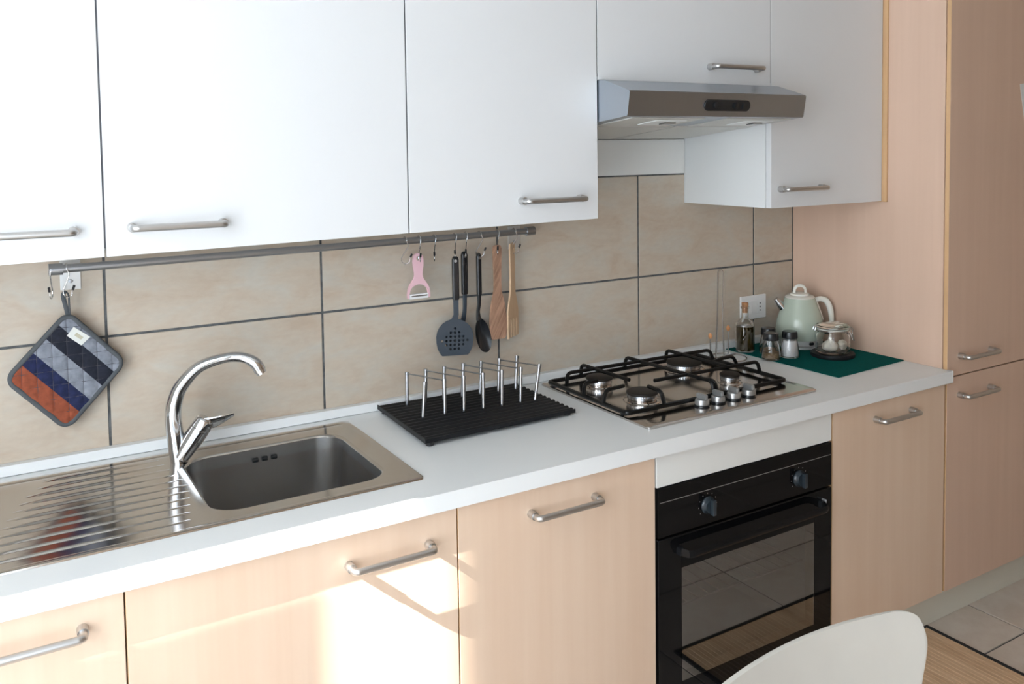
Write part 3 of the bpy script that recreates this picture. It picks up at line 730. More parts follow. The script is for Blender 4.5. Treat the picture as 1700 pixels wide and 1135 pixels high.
# ---- pink peeler
t = thing('vegetable_peeler', (1.3805, -0.052, 1.19), 'pink plastic vegetable peeler with a white blade holder hanging on the rail', 'peeler')
cx = 1.3805
o_ = [(1.1905, 0.003), (1.1885, 0.008), (1.183, 0.0125), (1.172, 0.0145), (1.158, 0.0140), (1.146, 0.0115), (1.135, 0.0105), (1.126, 0.0125), (1.117, 0.0190), (1.108, 0.0255), (1.099, 0.0295), (1.086, 0.0315), (1.0755, 0.0315)]
i_ = [(1.0755, 0.0265), (1.088, 0.0262), (1.098, 0.0235), (1.105, 0.0175), (1.109, 0.0090), (1.1105, 0.0)]
outer = [(cx + w_, z) for z, w_ in o_] + [(cx + w_, z) for z, w_ in i_] + [(cx - w_, z) for z, w_ in reversed(i_[:-1])] + [(cx - w_, z) for z, w_ in reversed(o_)]
b = B(); holed(b, outer, [ring_outline(cx, 1.1775, 0.0058, 0.0062)], -0.0555, 0.007)
obj('peeler_body', b, M_PINK, t)
bl = obj('blade_holder', box(B(), cx - 0.0262, cx + 0.0262, -0.060, -0.052, 1.0735, 1.0865, 0.0015, 2), M_WHITEPL, t)
obj('blade', box(B(), cx - 0.0215, cx + 0.0215, -0.0612, -0.0602, 1.0795, 1.0825), M_RAIL, bl)

# ---- black nylon tools with glossy handles
def turn(bm, cx, deg, cy=-0.0585):
    bmesh.ops.rotate(bm, verts=bm.verts, cent=(cx, cy, 1.0), matrix=Matrix.Rotation(math.radians(deg), 3, 'Z'))
def tool_handle(cx, z0, z1, y, wid, parent, deg=0):
    b = B()
    L = []
    for z, k in ((z1, 0.25), (z1 - 0.003, 0.75), (z1 - 0.010, 1.0), ((z0 + z1) / 2, 1.0), (z0 + 0.006, 1.0), (z0, 0.92)):
        L.append([(cx + x, y + yy, z) for x, yy in rrect(0, 0, wid * k, 0.012 * k, 0.0045 * k, 4)])
    loft(b, L, True, True); turn(b, cx, deg, y)
    h = obj('handle', b, M_BLACKPL, parent)
    b = B(); lathe(b, [(0.0042, 0.0), (0.0038, 0.0008), (0, 0.0008)], (cx, y - 0.0061, z1 - 0.013), 14, (0, -1, 0)); turn(b, cx, deg, y); obj('hanging_eye', b, M_TILE if False else M_RAIL, h)
    return h
# slotted turner
t = thing('slotted_turner', (1.484, -0.058, 1.176), 'black slotted turner with a round perforated head hanging on the rail', 'turner')
cx = 1.4860
tool_handle(cx, 1.0600, 1.1760, -0.0585, 0.0185, t, -18)
cz, rr0 = 0.9595, 0.0495; hx = 1.4815
outer = []
a_s, a_e = math.radians(97), math.radians(-247 + 360 - 360)
A = [math.radians(80 - 15.2 * k) for k in range(0, 10)]
pts_r = [(hx + rr0 * math.cos(a), cz + rr0 * math.sin(a)) for a in A if math.sin(a) > -0.06]
pts_r += [(hx + 0.0490, 0.947), (hx + 0.0465, 0.9325), (hx + 0.0420, 0.9225), (hx + 0.0375, 0.9150), (hx + 0.0340, 0.9115)]
left = [(2 * hx - x, z) for x, z in reversed(pts_r)]
outer = [(cx + 0.0072, 1.066), (cx + 0.0070, 1.020)] + pts_r + left + [(cx - 0.0070, 1.020), (cx - 0.0072, 1.066)]
holes = []
for row, cnt in enumerate((1, 3, 5, 7, 5, 3)):
    for k in range(cnt): holes.append(ring_outline(hx + 0.001 - 0.0004 * row + (k - (cnt - 1) / 2) * 0.0112, 0.9835 - row * 0.0108, 0.0036, 0.0036, 8))
b = B(); holed(b, outer, holes, -0.0575, 0.003); turn(b, cx, -18)
obj('head', b, M_NYLON, t)
# ladle mostly behind it
t = thing('ladle', (1.514, -0.048, 1.186), 'black ladle hanging half hidden behind the slotted turner', 'ladle')
cx = 1.5185
tool_handle(cx, 1.0700, 1.1850, -0.0470, 0.0180, t)
b = B(); tube(b, catmull([(cx, -0.047, 1.076), (cx, -0.045, 1.030), (cx - 0.001, -0.036, 0.995), (cx - 0.003, -0.028, 0.968)], 5), lerp_list([0.0065, 0.0062, 0.0075, 0.008], 16), 10, flat=0.5, ref=(1, 0, 0))
obj('shaft', b, M_NYLON, t)
b = B(); Lp = [(0.0, 0.019), (0.022, 0.017), (0.036, 0.010), (0.0425, 0.0), (0.0415, 0.0), (0.035, 0.0085), (0.0215, 0.0155), (0.0, 0.0175)]
lathe(b, Lp, (cx - 0.013, -0.0365, 0.9520), 28, (0, 1, 0), cap=False); obj('bowl', b, M_NYLON, t)
# serving spoon
t = thing('serving_spoon', (1.559, -0.05, 1.178), 'black serving spoon with an oval bowl hanging on the rail', 'spoon')
cx = 1.5590
tool_handle(cx, 1.0650, 1.1780, -0.0530, 0.0140, t)
b = B(); tube(b, catmull([(cx, -0.053, 1.069), (cx - 0.001, -0.053, 1.040), (cx - 0.005, -0.054, 1.020), (cx - 0.004, -0.055, 0.997)], 5), lerp_list([0.0062, 0.0055, 0.0055, 0.0075], 16), 10, flat=0.7, ref=(1, 0, 0)); obj('shaft', b, M_BLACKPL, t)
b = B(); c = Vector((1.5680, -0.055, 0.9545)); tilt = math.radians(19)
def spoon(u, v):
    a = 2 * PI * u; rr1 = v
    wx = 0.0225 * rr1 * math.cos(a) * (1.0 - 0.10 * math.sin(a)); wz = 0.0500 * rr1 * math.sin(a)
    dep = 0.010 * (1 - rr1 ** 2)
    return c + Vector((wx * math.cos(tilt) - wz * math.sin(tilt) * 0.75, dep, wz * math.cos(tilt) + wx * math.sin(tilt)))
grid(b, spoon, 32, 8); bmesh.ops.remove_doubles(b, verts=b.verts, dist=0.00005); bmesh.ops.solidify(b, geom=b.faces[:], thickness=0.0022)
obj('bowl', b, M_BLACKPL, t)
# wooden spatula
t = thing('wooden_spatula', (1.616, -0.052, 1.2), 'brown striped wooden spatula hanging on the rail', 'spatula')
prof = [(1.1950, 0.006), (1.1930, 0.0105), (1.1850, 0.0128), (1.150, 0.0120), (1.120, 0.0110), (1.095, 0.0105), (1.070, 0.0115), (1.050, 0.0165), (1.030, 0.0215), (1.010, 0.0245), (0.985, 0.0262), (0.960, 0.0262), (0.945, 0.0240), (0.938, 0.0190)]
b = B(); holed(b, sym(1.6160, prof), [ring_outline(1.6160, 1.1780, 0.0040, 0.0055, 10)], -0.0520, 0.006)
bmesh.ops.rotate(b, verts=b.verts, cent=(1.616, -0.052, 1.07), matrix=Matrix.Rotation(math.radians(0), 3, 'Z'))
so = obj('blade', b, M_DKWOOD, t)
# wooden fork, turned away so that it shows its edge
t = thing('wooden_fork', (1.664, -0.05, 1.2), 'pale wooden fork with slits, turned edgeways, last on the rail', 'fork')
W2 = 0.0300
outer = [(1.664 - 0.012, 1.196), (1.664 + 0.012, 1.198), (1.664 + 0.0135, 1.185), (1.664 + 0.0125, 1.10), (1.664 + 0.0140, 1.060), (1.664 + 0.023, 1.035), (1.664 + W2, 1.010), (1.664 + W2 * 0.98, 0.940)]
mid = []
for xs_ in (0.016, 0.0, -0.016):
    mid += [(1.664 + xs_ + 0.0046, 0.938), (1.664 + xs_ + 0.0046, 0.988), (1.664 + xs_ - 0.0046, 0.988), (1.664 + xs_ - 0.0046, 0.938)]
outer += mid + [(1.664 - W2 * 0.98, 0.936), (1.664 - W2, 1.010), (1.664 - 0.023, 1.035), (1.664 - 0.0140, 1.060), (1.664 - 0.0125, 1.10), (1.664 - 0.0135, 1.185)]
b = B(); holed(b, outer, [ring_outline(1.664, 1.180, 0.0040, 0.0050, 10)], -0.050, 0.0046)
bmesh.ops.rotate(b, verts=b.verts, cent=(1.664, -0.050, 1.07), matrix=Matrix.Rotation(math.radians(32), 3, 'Z'))
obj('blade', b, M_LTWOOD, t)

# ---- quilted pot holder
ph = thing('pot_holder', (0.576, -0.032, 1.0), 'quilted square pot holder striped grey, navy and rust hanging by one corner', 'pot holder')
Tc, Rc, Lc = Vector((0.5795, -0.030, 1.1200)), Vector((0.6865, -0.030, 1.0000)), Vector((0.4625, -0.030, 0.9935))
E1, E2 = Rc - Tc, Lc - Tc; l1, l2 = E1.length, E2.length; e1, e2 = E1.normalized(), E2.normalized(); RC = 0.020
def clampr(s, q, r=RC):
    for cs, cq in ((r, r), (l1 - r, r), (r, l2 - r), (l1 - r, l2 - r)):
        ds, dq = s - cs, q - cq
        if (ds < 0) == (cs == r) and (dq < 0) == (cq == r) and ds * dq != 0:
            h = math.hypot(ds, dq)
            if h > r: return cs + ds * r / h, cq + dq * r / h
    return s, q
cuts = (0.0, 0.165, 0.375, 0.585, 0.765, 1.0)
names = (('stripe', M_GREYFAB, 'light grey stripe at the top corner'), ('stripe', M_NAVYDK, 'black navy stripe'), ('stripe', M_GREYFAB, 'light grey middle stripe'), ('stripe', M_NAVY, 'navy blue stripe'), ('stripe', M_ORANGE, 'rust orange stripe'))
bands = []
for k in range(5):
    b = B()
    for side in (-1, 1):
        def pad(u, v):
            s, q = u * l1, (cuts[k] + (cuts[k + 1] - cuts[k]) * v) * l2
            s, q = clampr(s, q)
            P_ = Tc + e1 * s + e2 * q
            gx = abs(math.sin(PI * (P_.x - 0.5795) / 0.0285 + 0.4)) ** 0.4; gz = abs(math.sin(PI * (P_.z - 1.12) / 0.0300)) ** 0.4
            ed = min(1.0, min(s, l1 - s, q, l2 - q) / 0.012); P_.y += side * (0.0026 + 0.0042 * gx * gz * ed)
            return P_
        grid(b, pad, 96, 22)
    o = obj(names[k][0], b, names[k][1], ph, sharp=80); o['label'] = names[k][2]; bands.append(o)
b = B()
def on_pad(p, m=0.006):
    s, q = (p - Tc).dot(e1), (p - Tc).dot(e2); return m < s < l1 - m and m < q < l2 - m
for k in range(-5, 6):
    for horiz in (0, 1):
        c0_ = 0.5795 + (k - 0.4 / PI) * 0.0285; z0_ = 1.12 - (k + 5) * 0.0300
        line = [Vector((0.455 + 0.004 * j, -0.0335, z0_)) if horiz else Vector((c0_, -0.0335, 0.875 + 0.004 * j)) for j in range(64)]
        line = [p for p in line if on_pad(p)]
        if len(line) > 2: tube(b, [line[0], line[-1]], 0.00055, 5)
obj('stitching', b, M_STITCH, ph)
loop = []
for (cs, cq, a0) in ((RC, RC, 180), (l1 - RC, RC, 270), (l1 - RC, l2 - RC, 0), (RC, l2 - RC, 90)):
    for k in range(7):
        a = math.radians(a0 + 15 * k); loop.append(Tc + e1 * (cs + RC * math.cos(a)) + e2 * (cq + RC * math.sin(a)))
obj('binding', tube(B(), loop, 0.0056, 10, True), M_BIND, ph)
b = B(); tube(b, fillet([(0.5800, -0.032, 1.117), (0.5720, -0.036, 1.160), (0.5765, -0.0455, 1.1705), (0.5830, -0.042, 1.160), (0.5835, -0.030, 1.117)], 0.006, 4), 0.0045, 8, flat=0.35, ref=(1, 0, 0))
obj('hanging_loop', b, M_BIND, ph)
b = B(); o1, o2 = 0.030, 0.010
def tg(s, q, d): return Tc + e1 * s + e2 * q + Vector((0, -0.0062 - d, 0))
prism(b, [tg(0.028, 0.012, 0), tg(0.068, 0.006, 0), tg(0.066, 0.030, 0), tg(0.030, 0.034, 0)], (0, -0.0012, 0)); tgo = obj('tag', b, M_TAGW, ph); tgo['label'] = 'small white sewn-on tag'
b = B(); prism(b, [tg(0.040, 0.017, 0.0014), tg(0.058, 0.015, 0.0014), tg(0.057, 0.022, 0.0014), tg(0.041, 0.024, 0.0014)], (0, -0.0003, 0)); obj('tag_print', b, M_TAGP, tgo)

# ------------------------------------------------------------------ plate rack on a black ribbed tray
pr = thing('plate_rack', (1.48, -0.18, ZC), 'black ribbed tray with a row of slim steel plate pegs on the worktop', 'plate rack')
c_bl, c_br, c_fr, c_fl = Vector((1.273, -0.0345, 0)), Vector((1.680, -0.0345, 0)), Vector((1.676, -0.330, 0)), Vector((1.262, -0.343, 0))
def tr(u, v): return (c_bl * (1 - u) + c_br * u) * (1 - v) + (c_fl * (1 - u) + c_fr * u) * v
NR = 14
def ttop(u, v): return 0.8075 - 0.004 * u
b = B(); n_ = NR * 4
prof = []
for k in range(n_ + 1):
    ph_ = k % 4; prof.append((k / n_, {0: -0.0034, 1: 0.0, 2: 0.0, 3: -0.0034}[ph_]))
rows = []
for u in (0.0, 0.03, 0.5, 0.97, 1.0):
    top = []; bot = []
    for v, dz in prof:
        p = tr(u, v); e = 0.0
        top.append(b.verts.new((p.x, p.y, ttop(u, v) + dz)))
        bot.append(b.verts.new((p.x, p.y, ttop(u, v) - 0.0095)))
    rows.append((top, bot))
for (t0, b0), (t1, b1) in zip(rows[:-1], rows[1:]):
    for k in range(n_):
        b.faces.new((t0[k], t1[k], t1[k + 1], t0[k + 1])); b.faces.new((b0[k], b0[k + 1], b1[k + 1], b1[k]))
    b.faces.new((t0[0], b0[0], b1[0], t1[0])); b.faces.new((t0[-1], t1[-1], b1[-1], b0[-1]))
for t0, b0 in (rows[0], rows[-1]):
    for k in range(n_): b.faces.new((t0[k], t0[k + 1], b0[k + 1], b0[k]))
obj('ribbed_tray', b, M_SATINBLK, pr)
b = B(); prism(b, [(c_fl.x, c_fl.y - 0.003, 0.7985), (c_fr.x, c_fr.y - 0.003, 0.7945), (c_fr.x, c_fr.y - 0.003, 0.8040), (c_fl.x, c_fl.y - 0.003, 0.8080)], (0, 0.0028, 0)); obj('front_rim', b, M_SATINBLK, pr)
b = B(); box(b, 1.259, 1.2615, -0.346, -0.033, 0.7965, 0.8085, 0.0008, 1); bmesh.ops.rotate(b, verts=b.verts, cent=(1.262, -0.343, 0), matrix=Matrix.Rotation(math.radians(-2), 3, 'Z')); obj('side_rim', b, M_SATINBLK, pr)
for (x, y) in ((1.2755, -0.332), (1.285, -0.050), (1.660, -0.318), (1.664, -0.050)):
    obj('foot', cyl(B(), (x, y, ZC + 0.0003), (x, y, 0.7985), 0.009, 12), M_BLACKTIP, pr)
fb = [(1.324, -0.192), (1.382, -0.194), (1.433, -0.198), (1.485, -0.203), (1.538, -0.204), (1.592, -0.206), (1.634, -0.209)]
ft = [(1.336, -0.180), (1.388, -0.182), (1.441, -0.184), (1.495, -0.186), (1.549, -0.188), (1.604, -0.190), (1.660, -0.192)]
bbk = [(1.334, -0.075), (1.385, -0.075), (1.437, -0.075), (1.490, -0.077), (1.541, -0.082), (1.594, -0.087), (1.646, -0.091)]
btk = [(1.338, -0.068), (1.391, -0.068), (1.444, -0.068), (1.499, -0.070), (1.551, -0.073), (1.605, -0.076), (1.659, -0.078)]
zt = 0.8905
for A_, C_ in ((fb, ft), (bbk, btk)):
    for (xb_, yb_), (xt_, yt_) in zip(A_, C_):
        b = B(); p0 = Vector((xb_, yb_, 0.8062 - 0.004 * (xb_ - 1.27) / 0.41)); p1 = Vector((xt_, yt_, zt)); dd = p1 - p0
        tube(b, [p0, p0 + dd * 0.05, p0 + dd * 0.9, p0 + dd * 0.92, p1], [0.0030, 0.0042, 0.0045, 0.0053, 0.0053], 12)
        obj('peg', b, M_RAIL, pr)
for k in range(6):
    p0 = Vector((*btk[k], zt - 0.004)); p1 = Vector((*ft[k + 1], zt - 0.004)); dd = (p1 - p0).normalized()
    obj('crossbar', cyl(B(), p0 + dd * 0.003, p1 - dd * 0.003, 0.0018, 8), M_RAIL, pr)

# ------------------------------------------------------------------ paper towel holder
th = thing('towel_holder', (2.405, -0.118, ZC), 'empty wire kitchen-roll holder with two orange wooden balls behind the hob', 'towel holder')
cx, cy, rr1 = 2.405, -0.118, 0.058
ring = [(cx + rr1 * math.cos(2 * PI * k / 40), cy + rr1 * math.sin(2 * PI * k / 40), ZC + 0.0030) for k in range(40)]
b = B(); tube(b, ring, 0.0024, 8, True)
obj('base_ring', b, M_WIRE, th)
ux, uy = 2.390, -0.100
b = B(); rx, ry = 0.852 * 0.0085, -0.523 * 0.0085
hp = [(ux - rx * 1.5, uy - ry * 1.5, ZC + 0.003), (ux - rx, uy - ry, 0.90)] + [(ux - rx * math.cos(PI * k / 8) + 0.004, uy - ry * math.cos(PI * k / 8), 1.058 + 0.010 * math.sin(PI * k / 8)) for k in range(9)] + [(ux + rx, uy + ry, 0.90), (ux + rx * 1.5, uy + ry * 1.5, ZC + 0.003)]
tube(b, hp, 0.0024, 8); obj('upright_loop', b, M_WIRE, th)
b = B(); cyl(b, (ux - 0.041, uy, ZC + 0.003), (cx + 0.054, uy, ZC + 0.003), 0.0022, 8); obj('cross_wire', b, M_WIRE, th)
for (px_, py_, zz) in ((2.381, -0.066, 0.8480), (2.445, -0.080, 0.8680)):
    p = obj('post', cyl(B(), (px_, py_, ZC + 0.003), (px_, py_, zz), 0.0022, 8), M_WIRE, th)
    obj('wooden_ball', lathe(B(), [(0.0, -0.0080), (0.0035, -0.0070), (0.0066, -0.001), (0.0068, 0.001), (0.0050, 0.0065), (0.0022, 0.0098), (0.0, 0.0105)], (px_, py_, zz + 0.004), 16), M_BEAD, p)

# ------------------------------------------------------------------ placemat and what stands on it
b = B(); prism(b, [(2.4880, -0.0255, ZC + 0.0004), (2.4980, -0.4660, ZC + 0.0004), (2.8255, -0.4450, ZC + 0.0004), (2.8225, -0.0255, ZC + 0.0004)], (0, 0, 0.0024))
tag(obj('placemat', b, M_TEAL), 'dark teal green rectangular placemat on the worktop beside the hob', 'placemat')
ZM = ZC + 0.0031
# oil bottle
ob = thing('oil_bottle', (2.516, -0.083, ZM), 'clear glass bottle of olive oil with a cork, on the placemat below the socket', 'bottle')
c = (2.516, -0.083, ZM); r0 = 0.0310
b = B(); lathe(b, [(0, 0), (r0 - 0.003, 0), (r0, 0.003), (r0, 0.083), (r0 - 0.003, 0.093), (0.0125, 0.106), (0.0110, 0.112), (0.0110, 0.137), (0.0135, 0.139), (0.0135, 0.145), (0.0095, 0.145), (0.0090, 0.112), (0.0105, 0.105), (r0 - 0.0050, 0.091), (r0 - 0.0022, 0.082), (r0 - 0.0022, 0.006), (r0 - 0.004, 0.004), (0, 0.004)], c, 36, cap=False)
obj('glass', b, M_GLASS, ob)
obj('oil', lathe(B(), [(0, 0.0043), (r0 - 0.0042, 0.0043), (r0 - 0.0025, 0.0062), (r0 - 0.0025, 0.0818), (0, 0.0820)], c, 36, cap=False), M_OIL, ob)
obj('cork', lathe(B(), [(0, 0.1250), (0.0086, 0.1250), (0.0090, 0.146), (0.0105, 0.1462), (0.0110, 0.1480), (0.0110, 0.1560), (0.0100, 0.1580), (0, 0.1585)], c, 20, cap=False), M_CORK, ob)
# shakers
def shaker(x, y, fill, fm, fname, label):
    t = thing('shaker', (x, y, ZM), label, 'shaker', 'glass spice shakers on the placemat')
    c = (x, y, ZM)
    b = B(); lathe(b, [(0, 0), (0.0270, 0), (0.0292, 0.003), (0.0292, 0.012), (0.0265, 0.036), (0.0220, 0.056), (0.0210, 0.064), (0.0193, 0.064), (0.0203, 0.055), (0.0247, 0.0355), (0.0273, 0.012), (0.0268, 0.006), (0, 0.005)], c, 32, cap=False); obj('glass', b, M_GLASS, t)
    def ri(h): 
        P_ = [(0.0053, 0.0264), (0.012, 0.0269), (0.0355, 0.0243), (0.055, 0.0199), (0.062, 0.0190)]
        for (h0, r0_), (h1, r1_) in zip(P_[:-1], P_[1:]):
            if h <= h1: return r0_ + (r1_ - r0_) * (h - h0) / (h1 - h0)
        return P_[-1][1]
    hs = [0.0055 + (fill - 0.0055) * k / 6 for k in range(7)]
    obj(fname, lathe(B(), [(0, 0.0055)] + [(ri(h) - 0.0002, h) for h in hs] + [(0, fill + 0.003)], c, 28, cap=False), fm, t)
    obj('cap', lathe(B(), [(0, 0.0645), (0.0212, 0.0645), (0.0228, 0.060), (0.0240, 0.060), (0.0240, 0.067), (0.0230, 0.079), (0.0210, 0.0815), (0, 0.0820)], c, 30, cap=False), M_BLACKPL, t)
shaker(2.504, -0.205, 0.022, M_PEPPER, 'pepper', 'glass shaker a third full of brown pepper, black cap, nearest the hob')
shaker(2.573, -0.219, 0.053, M_SALT, 'salt', 'glass shaker full of white salt with a black cap')
shaker(2.556, -0.146, 0.014, M_PEPPER, 'spice', 'black-capped glass shaker hidden behind the pepper shaker')
# kettle
kc = Vector((2.7195, -0.130, ZM)); ka = Vector((0.852, -0.523, 0)).normalized()
kt = thing('kettle', kc, 'pale green retro kettle with ivory handle and chrome spout in the corner', 'kettle')
obj('power_base', lathe(B(), [(0, 0), (0.070, 0), (0.072, 0.002), (0.072, 0.008), (0.066, 0.0105), (0, 0.0108)], kc, 40), M_SATINST, kt)
obj('foot_ring', lathe(B(), [(0, 0.0112), (0.0670, 0.0112), (0.0690, 0.013), (0.0700, 0.027), (0.0690, 0.0282), (0, 0.0284)], kc, 40), M_SATINST, kt)
b = B(); lathe(b, [(0.0, 0.0288), (0.0715, 0.0288), (0.0745, 0.040), (0.0770, 0.055), (0.0765, 0.070), (0.0730, 0.088), (0.0670, 0.107), (0.0595, 0.127), (0.0530, 0.145), (0.0490, 0.158), (0.0485, 0.160), (0, 0.160)], kc, 48)
obj('body', b, M_KETTLE, kt, sharp=60)
ld = obj('lid', lathe(B(), [(0, 0.1603), (0.0470, 0.1603), (0.0475, 0.1635), (0.0420, 0.1680), (0.0305, 0.1690), (0.0300, 0.1740), (0.0270, 0.1760), (0, 0.1768)], kc, 40), M_IVORY, kt)
b = B(); tube(b, [kc + ka * (0.019 * math.cos(PI * k / 12)) + Vector((0, 0, 0.1765 + 0.0235 * math.sin(PI * k / 12) ** 0.7)) for k in range(13)], 0.0042, 10, flat=1.2); obj('lid_knob', b, M_IVORY, ld)
b = B(); tube(b, [kc - ka * 0.0565 + Vector((0, 0, 0.128)), kc - ka * 0.066 + Vector((0, 0, 0.139)), kc - ka * 0.0800 + Vector((0, 0, 0.157))], [0.0150, 0.0130, 0.0085], 16); obj('spout', b, M_CHROME, kt)
hp = catmull([kc + ka * 0.049 + Vector((0, 0, 0.150)), kc + ka * 0.066 + Vector((0, 0, 0.155)), kc + ka * 0.086 + Vector((0, 0, 0.149)), kc + ka * 0.098 + Vector((0, 0, 0.130)), kc + ka * 0.1035 + Vector((0, 0, 0.106)), kc + ka * 0.106 + Vector((0, 0, 0.078))], 5)
hdl = obj('handle', tube(B(), hp, lerp_list([0.0085, 0.0088, 0.0098, 0.0100, 0.0092, 0.0080], len(hp)), 14), M_IVORY, kt)
b = B(); tube(b, [kc + ka * 0.0505 + Vector((0, 0, 0.156)), kc + ka * 0.0600 + Vector((0, 0, 0.130)), kc + ka * 0.0685 + Vector((0, 0, 0.107)), kc + ka * 0.0755 + Vector((0, 0, 0.085))], 0.0045, 10); obj('handle_strip', b, M_IVORY, kt)
ka2 = Vector((-0.30, -0.954, 0)).normalized(); q = kc + Vector((0, 0, 0.020)) + ka2 * 0.0697
b = B(); lathe(b, [(0.0055, 0), (0.005, 0.0025), (0, 0.003)], q + Vector((0.004, 0, 0)), 14, ka2); lathe(b, [(0.0055, 0), (0.005, 0.0025), (0, 0.003)], q - Vector((0.004, 0, 0)), 14, ka2); obj('switch', b, M_BLACKPL, kt)
# coaster and jar
jc = Vector((2.692, -0.286, ZM))
tag(obj('coaster', lathe(B(), [(0, 0), (0.0655, 0), (0.067, 0.002), (0.067, 0.010), (0.0655, 0.012), (0, 0.012)], jc, 44), M_SATINBLK), 'round black coaster under the garlic jar on the placemat', 'coaster')
jz = jc + Vector((0, 0, 0.0124))
jr = thing('garlic_jar', jz, 'clear clip-top glass jar with garlic inside on a black coaster', 'jar')
b = B(); lathe(b, [(0, 0), (0.047, 0), (0.0515, 0.004), (0.0520, 0.010), (0.0520, 0.050), (0.0490, 0.060), (0.0440, 0.066), (0.0440, 0.073), (0.0415, 0.073), (0.0415, 0.065), (0.0465, 0.058), (0.0495, 0.049), (0.0495, 0.011), (0.0470, 0.0055), (0, 0.005)], jz, 44, cap=False); obj('glass', b, M_GLASS, jr)
obj('gasket', lathe(B(), [(0.0440, 0.0733), (0.0480, 0.0733), (0.0485, 0.0745), (0.0480, 0.0762), (0.0440, 0.0762)], jz, 44, cap=False), M_RUBBERW, jr)
lid = obj('lid', lathe(B(), [(0, 0.0766), (0.0470, 0.0766), (0.0500, 0.0785), (0.0500, 0.0845), (0.0470, 0.0880), (0.0330, 0.0920), (0.0, 0.0930)], jz, 44, cap=False), M_GLASSG, jr)
b = B(); tube(b, [jz + Vector((0.0462 * math.cos(2 * PI * k / 40), 0.0462 * math.sin(2 * PI * k / 40), 0.0700)) for k in range(40)], 0.0013, 8, True); 
tube(b, [jz + Vector((0.0515 * math.cos(2 * PI * k / 40), 0.0515 * math.sin(2 * PI * k / 40), 0.0805)) for k in range(40)], 0.0013, 8, True); obj('wire_band', b, M_WIRE, jr)
b = B()
for s_ in (-0.010, 0.010):
    o_ = Vector((0.523, 0.852, 0)) * s_
    tube(b, [jz + ka * 0.0520 + o_ + Vector((0, 0, 0.081)), jz + ka * 0.0600 + o_ + Vector((0, 0, 0.074)), jz + ka * 0.0575 + o_ + Vector((0, 0, 0.060)), jz + ka * 0.0660 + o_ * 0.6 + Vector((0, 0, 0.036))], 0.0013, 8)
    tube(b, [jz + ka * 0.0475 + o_ + Vector((0, 0, 0.070)), jz + ka * 0.0590 + o_ + Vector((0, 0, 0.068)), jz + ka * 0.0570 + o_ + Vector((0, 0, 0.058))], 0.0013, 8)
cyl(b, jz + ka * 0.0660 - Vector((0.523, 0.852, 0)) * 0.006 + Vector((0, 0, 0.036)), jz + ka * 0.0660 + Vector((0.523, 0.852, 0)) * 0.006 + Vector((0, 0, 0.036)), 0.0013, 8)
obj('clip', b, M_WIRE, jr)
b = B()
for s_ in (-0.009, 0.009):
    o_ = Vector((0.523, 0.852, 0)) * s_
    tube(b, [jz - ka * 0.0510 + o_ + Vector((0, 0, 0.081)), jz - ka * 0.0580 + o_ + Vector((0, 0, 0.079)), jz - ka * 0.0590 + o_ + Vector((0, 0, 0.071)), jz - ka * 0.0475 + o_ + Vector((0, 0, 0.070))], 0.0016, 8)
obj('hinge', b, M_WIRE, jr)
def garlic(cx, cy, cz, R, lab, lean):
    t = thing('garlic_bulb', (cx, cy, cz), lab, 'garlic', 'garlic bulbs in the jar')
    b = B(); n = 40; rings = []
    for j, (rr1, h) in enumerate([(0.15, 0.0), (0.62, 0.02), (0.92, 0.22), (1.0, 0.50), (0.93, 0.80), (0.70, 1.08), (0.40, 1.28), (0.22, 1.45), (0.16, 1.75), (0.14, 1.95)]):
        ring_ = []
        for k in range(n):
            a = 2 * PI * k / n; lob = 1 - 0.10 * (1 - abs(math.cos(4 * a))) ** 1.5 * (1 if 0 < j < 7 else 0.2)
            p = Vector((rr1 * R * lob * math.cos(a), rr1 * R * lob * math.sin(a), h * R))
            ring_.append(b.verts.new(p))
        rings.append(ring_)
    for a_, c_ in zip(rings[:-1], rings[1:]):
        for k in range(n): b.faces.new((a_[k], a_[(k + 1) % n], c_[(k + 1) % n], c_[k]))
    b.faces.new(rings[0][::-1]); b.faces.new(rings[-1])
    bmesh.ops.rotate(b, verts=b.verts, cent=(0, 0, 0.5 * R), matrix=Matrix.Rotation(lean, 3, ka))
    lo = min(v.co.z for v in b.verts)
    bmesh.ops.translate(b, verts=b.verts, vec=(cx, cy, cz - lo))
    obj('bulb', b, M_GARLIC, t, sharp=70)
gz = jz.z + 0.0056
garlic(jz.x - 0.014, jz.y - 0.002, gz, 0.0255, 'larger garlic bulb standing upright in the glass jar', 0.0)
garlic(jz.x + 0.026, jz.y - 0.016, gz, 0.0170, 'smaller garlic bulb lying at the right inside the glass jar', 1.25)

# ------------------------------------------------------------------ wall socket
so = thing('wall_socket', (2.633, -0.001, 0.909), 'white double wall socket plate on the tiles behind the oil bottle', 'socket')
obj('cover_plate', box(B(), 2.574, 2.692, -0.0085, -0.0004, 0.8700, 0.9500, 0.0025, 3), M_WHITEPL, so)
obj('frame', box(B(), 2.600, 2.672, -0.0098, -0.0086, 0.8870, 0.9330, 0.0004, 1), M_WHITEPL, so)
obj('blank_module', box(B(), 2.6235, 2.6475, -0.0112, -0.0099, 0.8885, 0.9315, 0.0004, 1), M_WHITEPL, so)
obj('switch_module', box(B(), 2.6010, 2.6228, -0.0112, -0.0099, 0.8885, 0.9315, 0.0004, 1), M_WHITEPL, so)
ou = obj('outlet_module', box(B(), 2.6482, 2.6708, -0.0112, -0.0099, 0.8885, 0.9315, 0.0004, 1), M_WHITEPL, so)
for zz in (0.898, 0.910, 0.922):
    obj('contact_hole', lathe(B(), [(0.0028, 0.0001), (0, 0.0004)], (2.6595, -0.0113, zz), 12, (0, -1, 0)), M_BLACKTIP, ou)
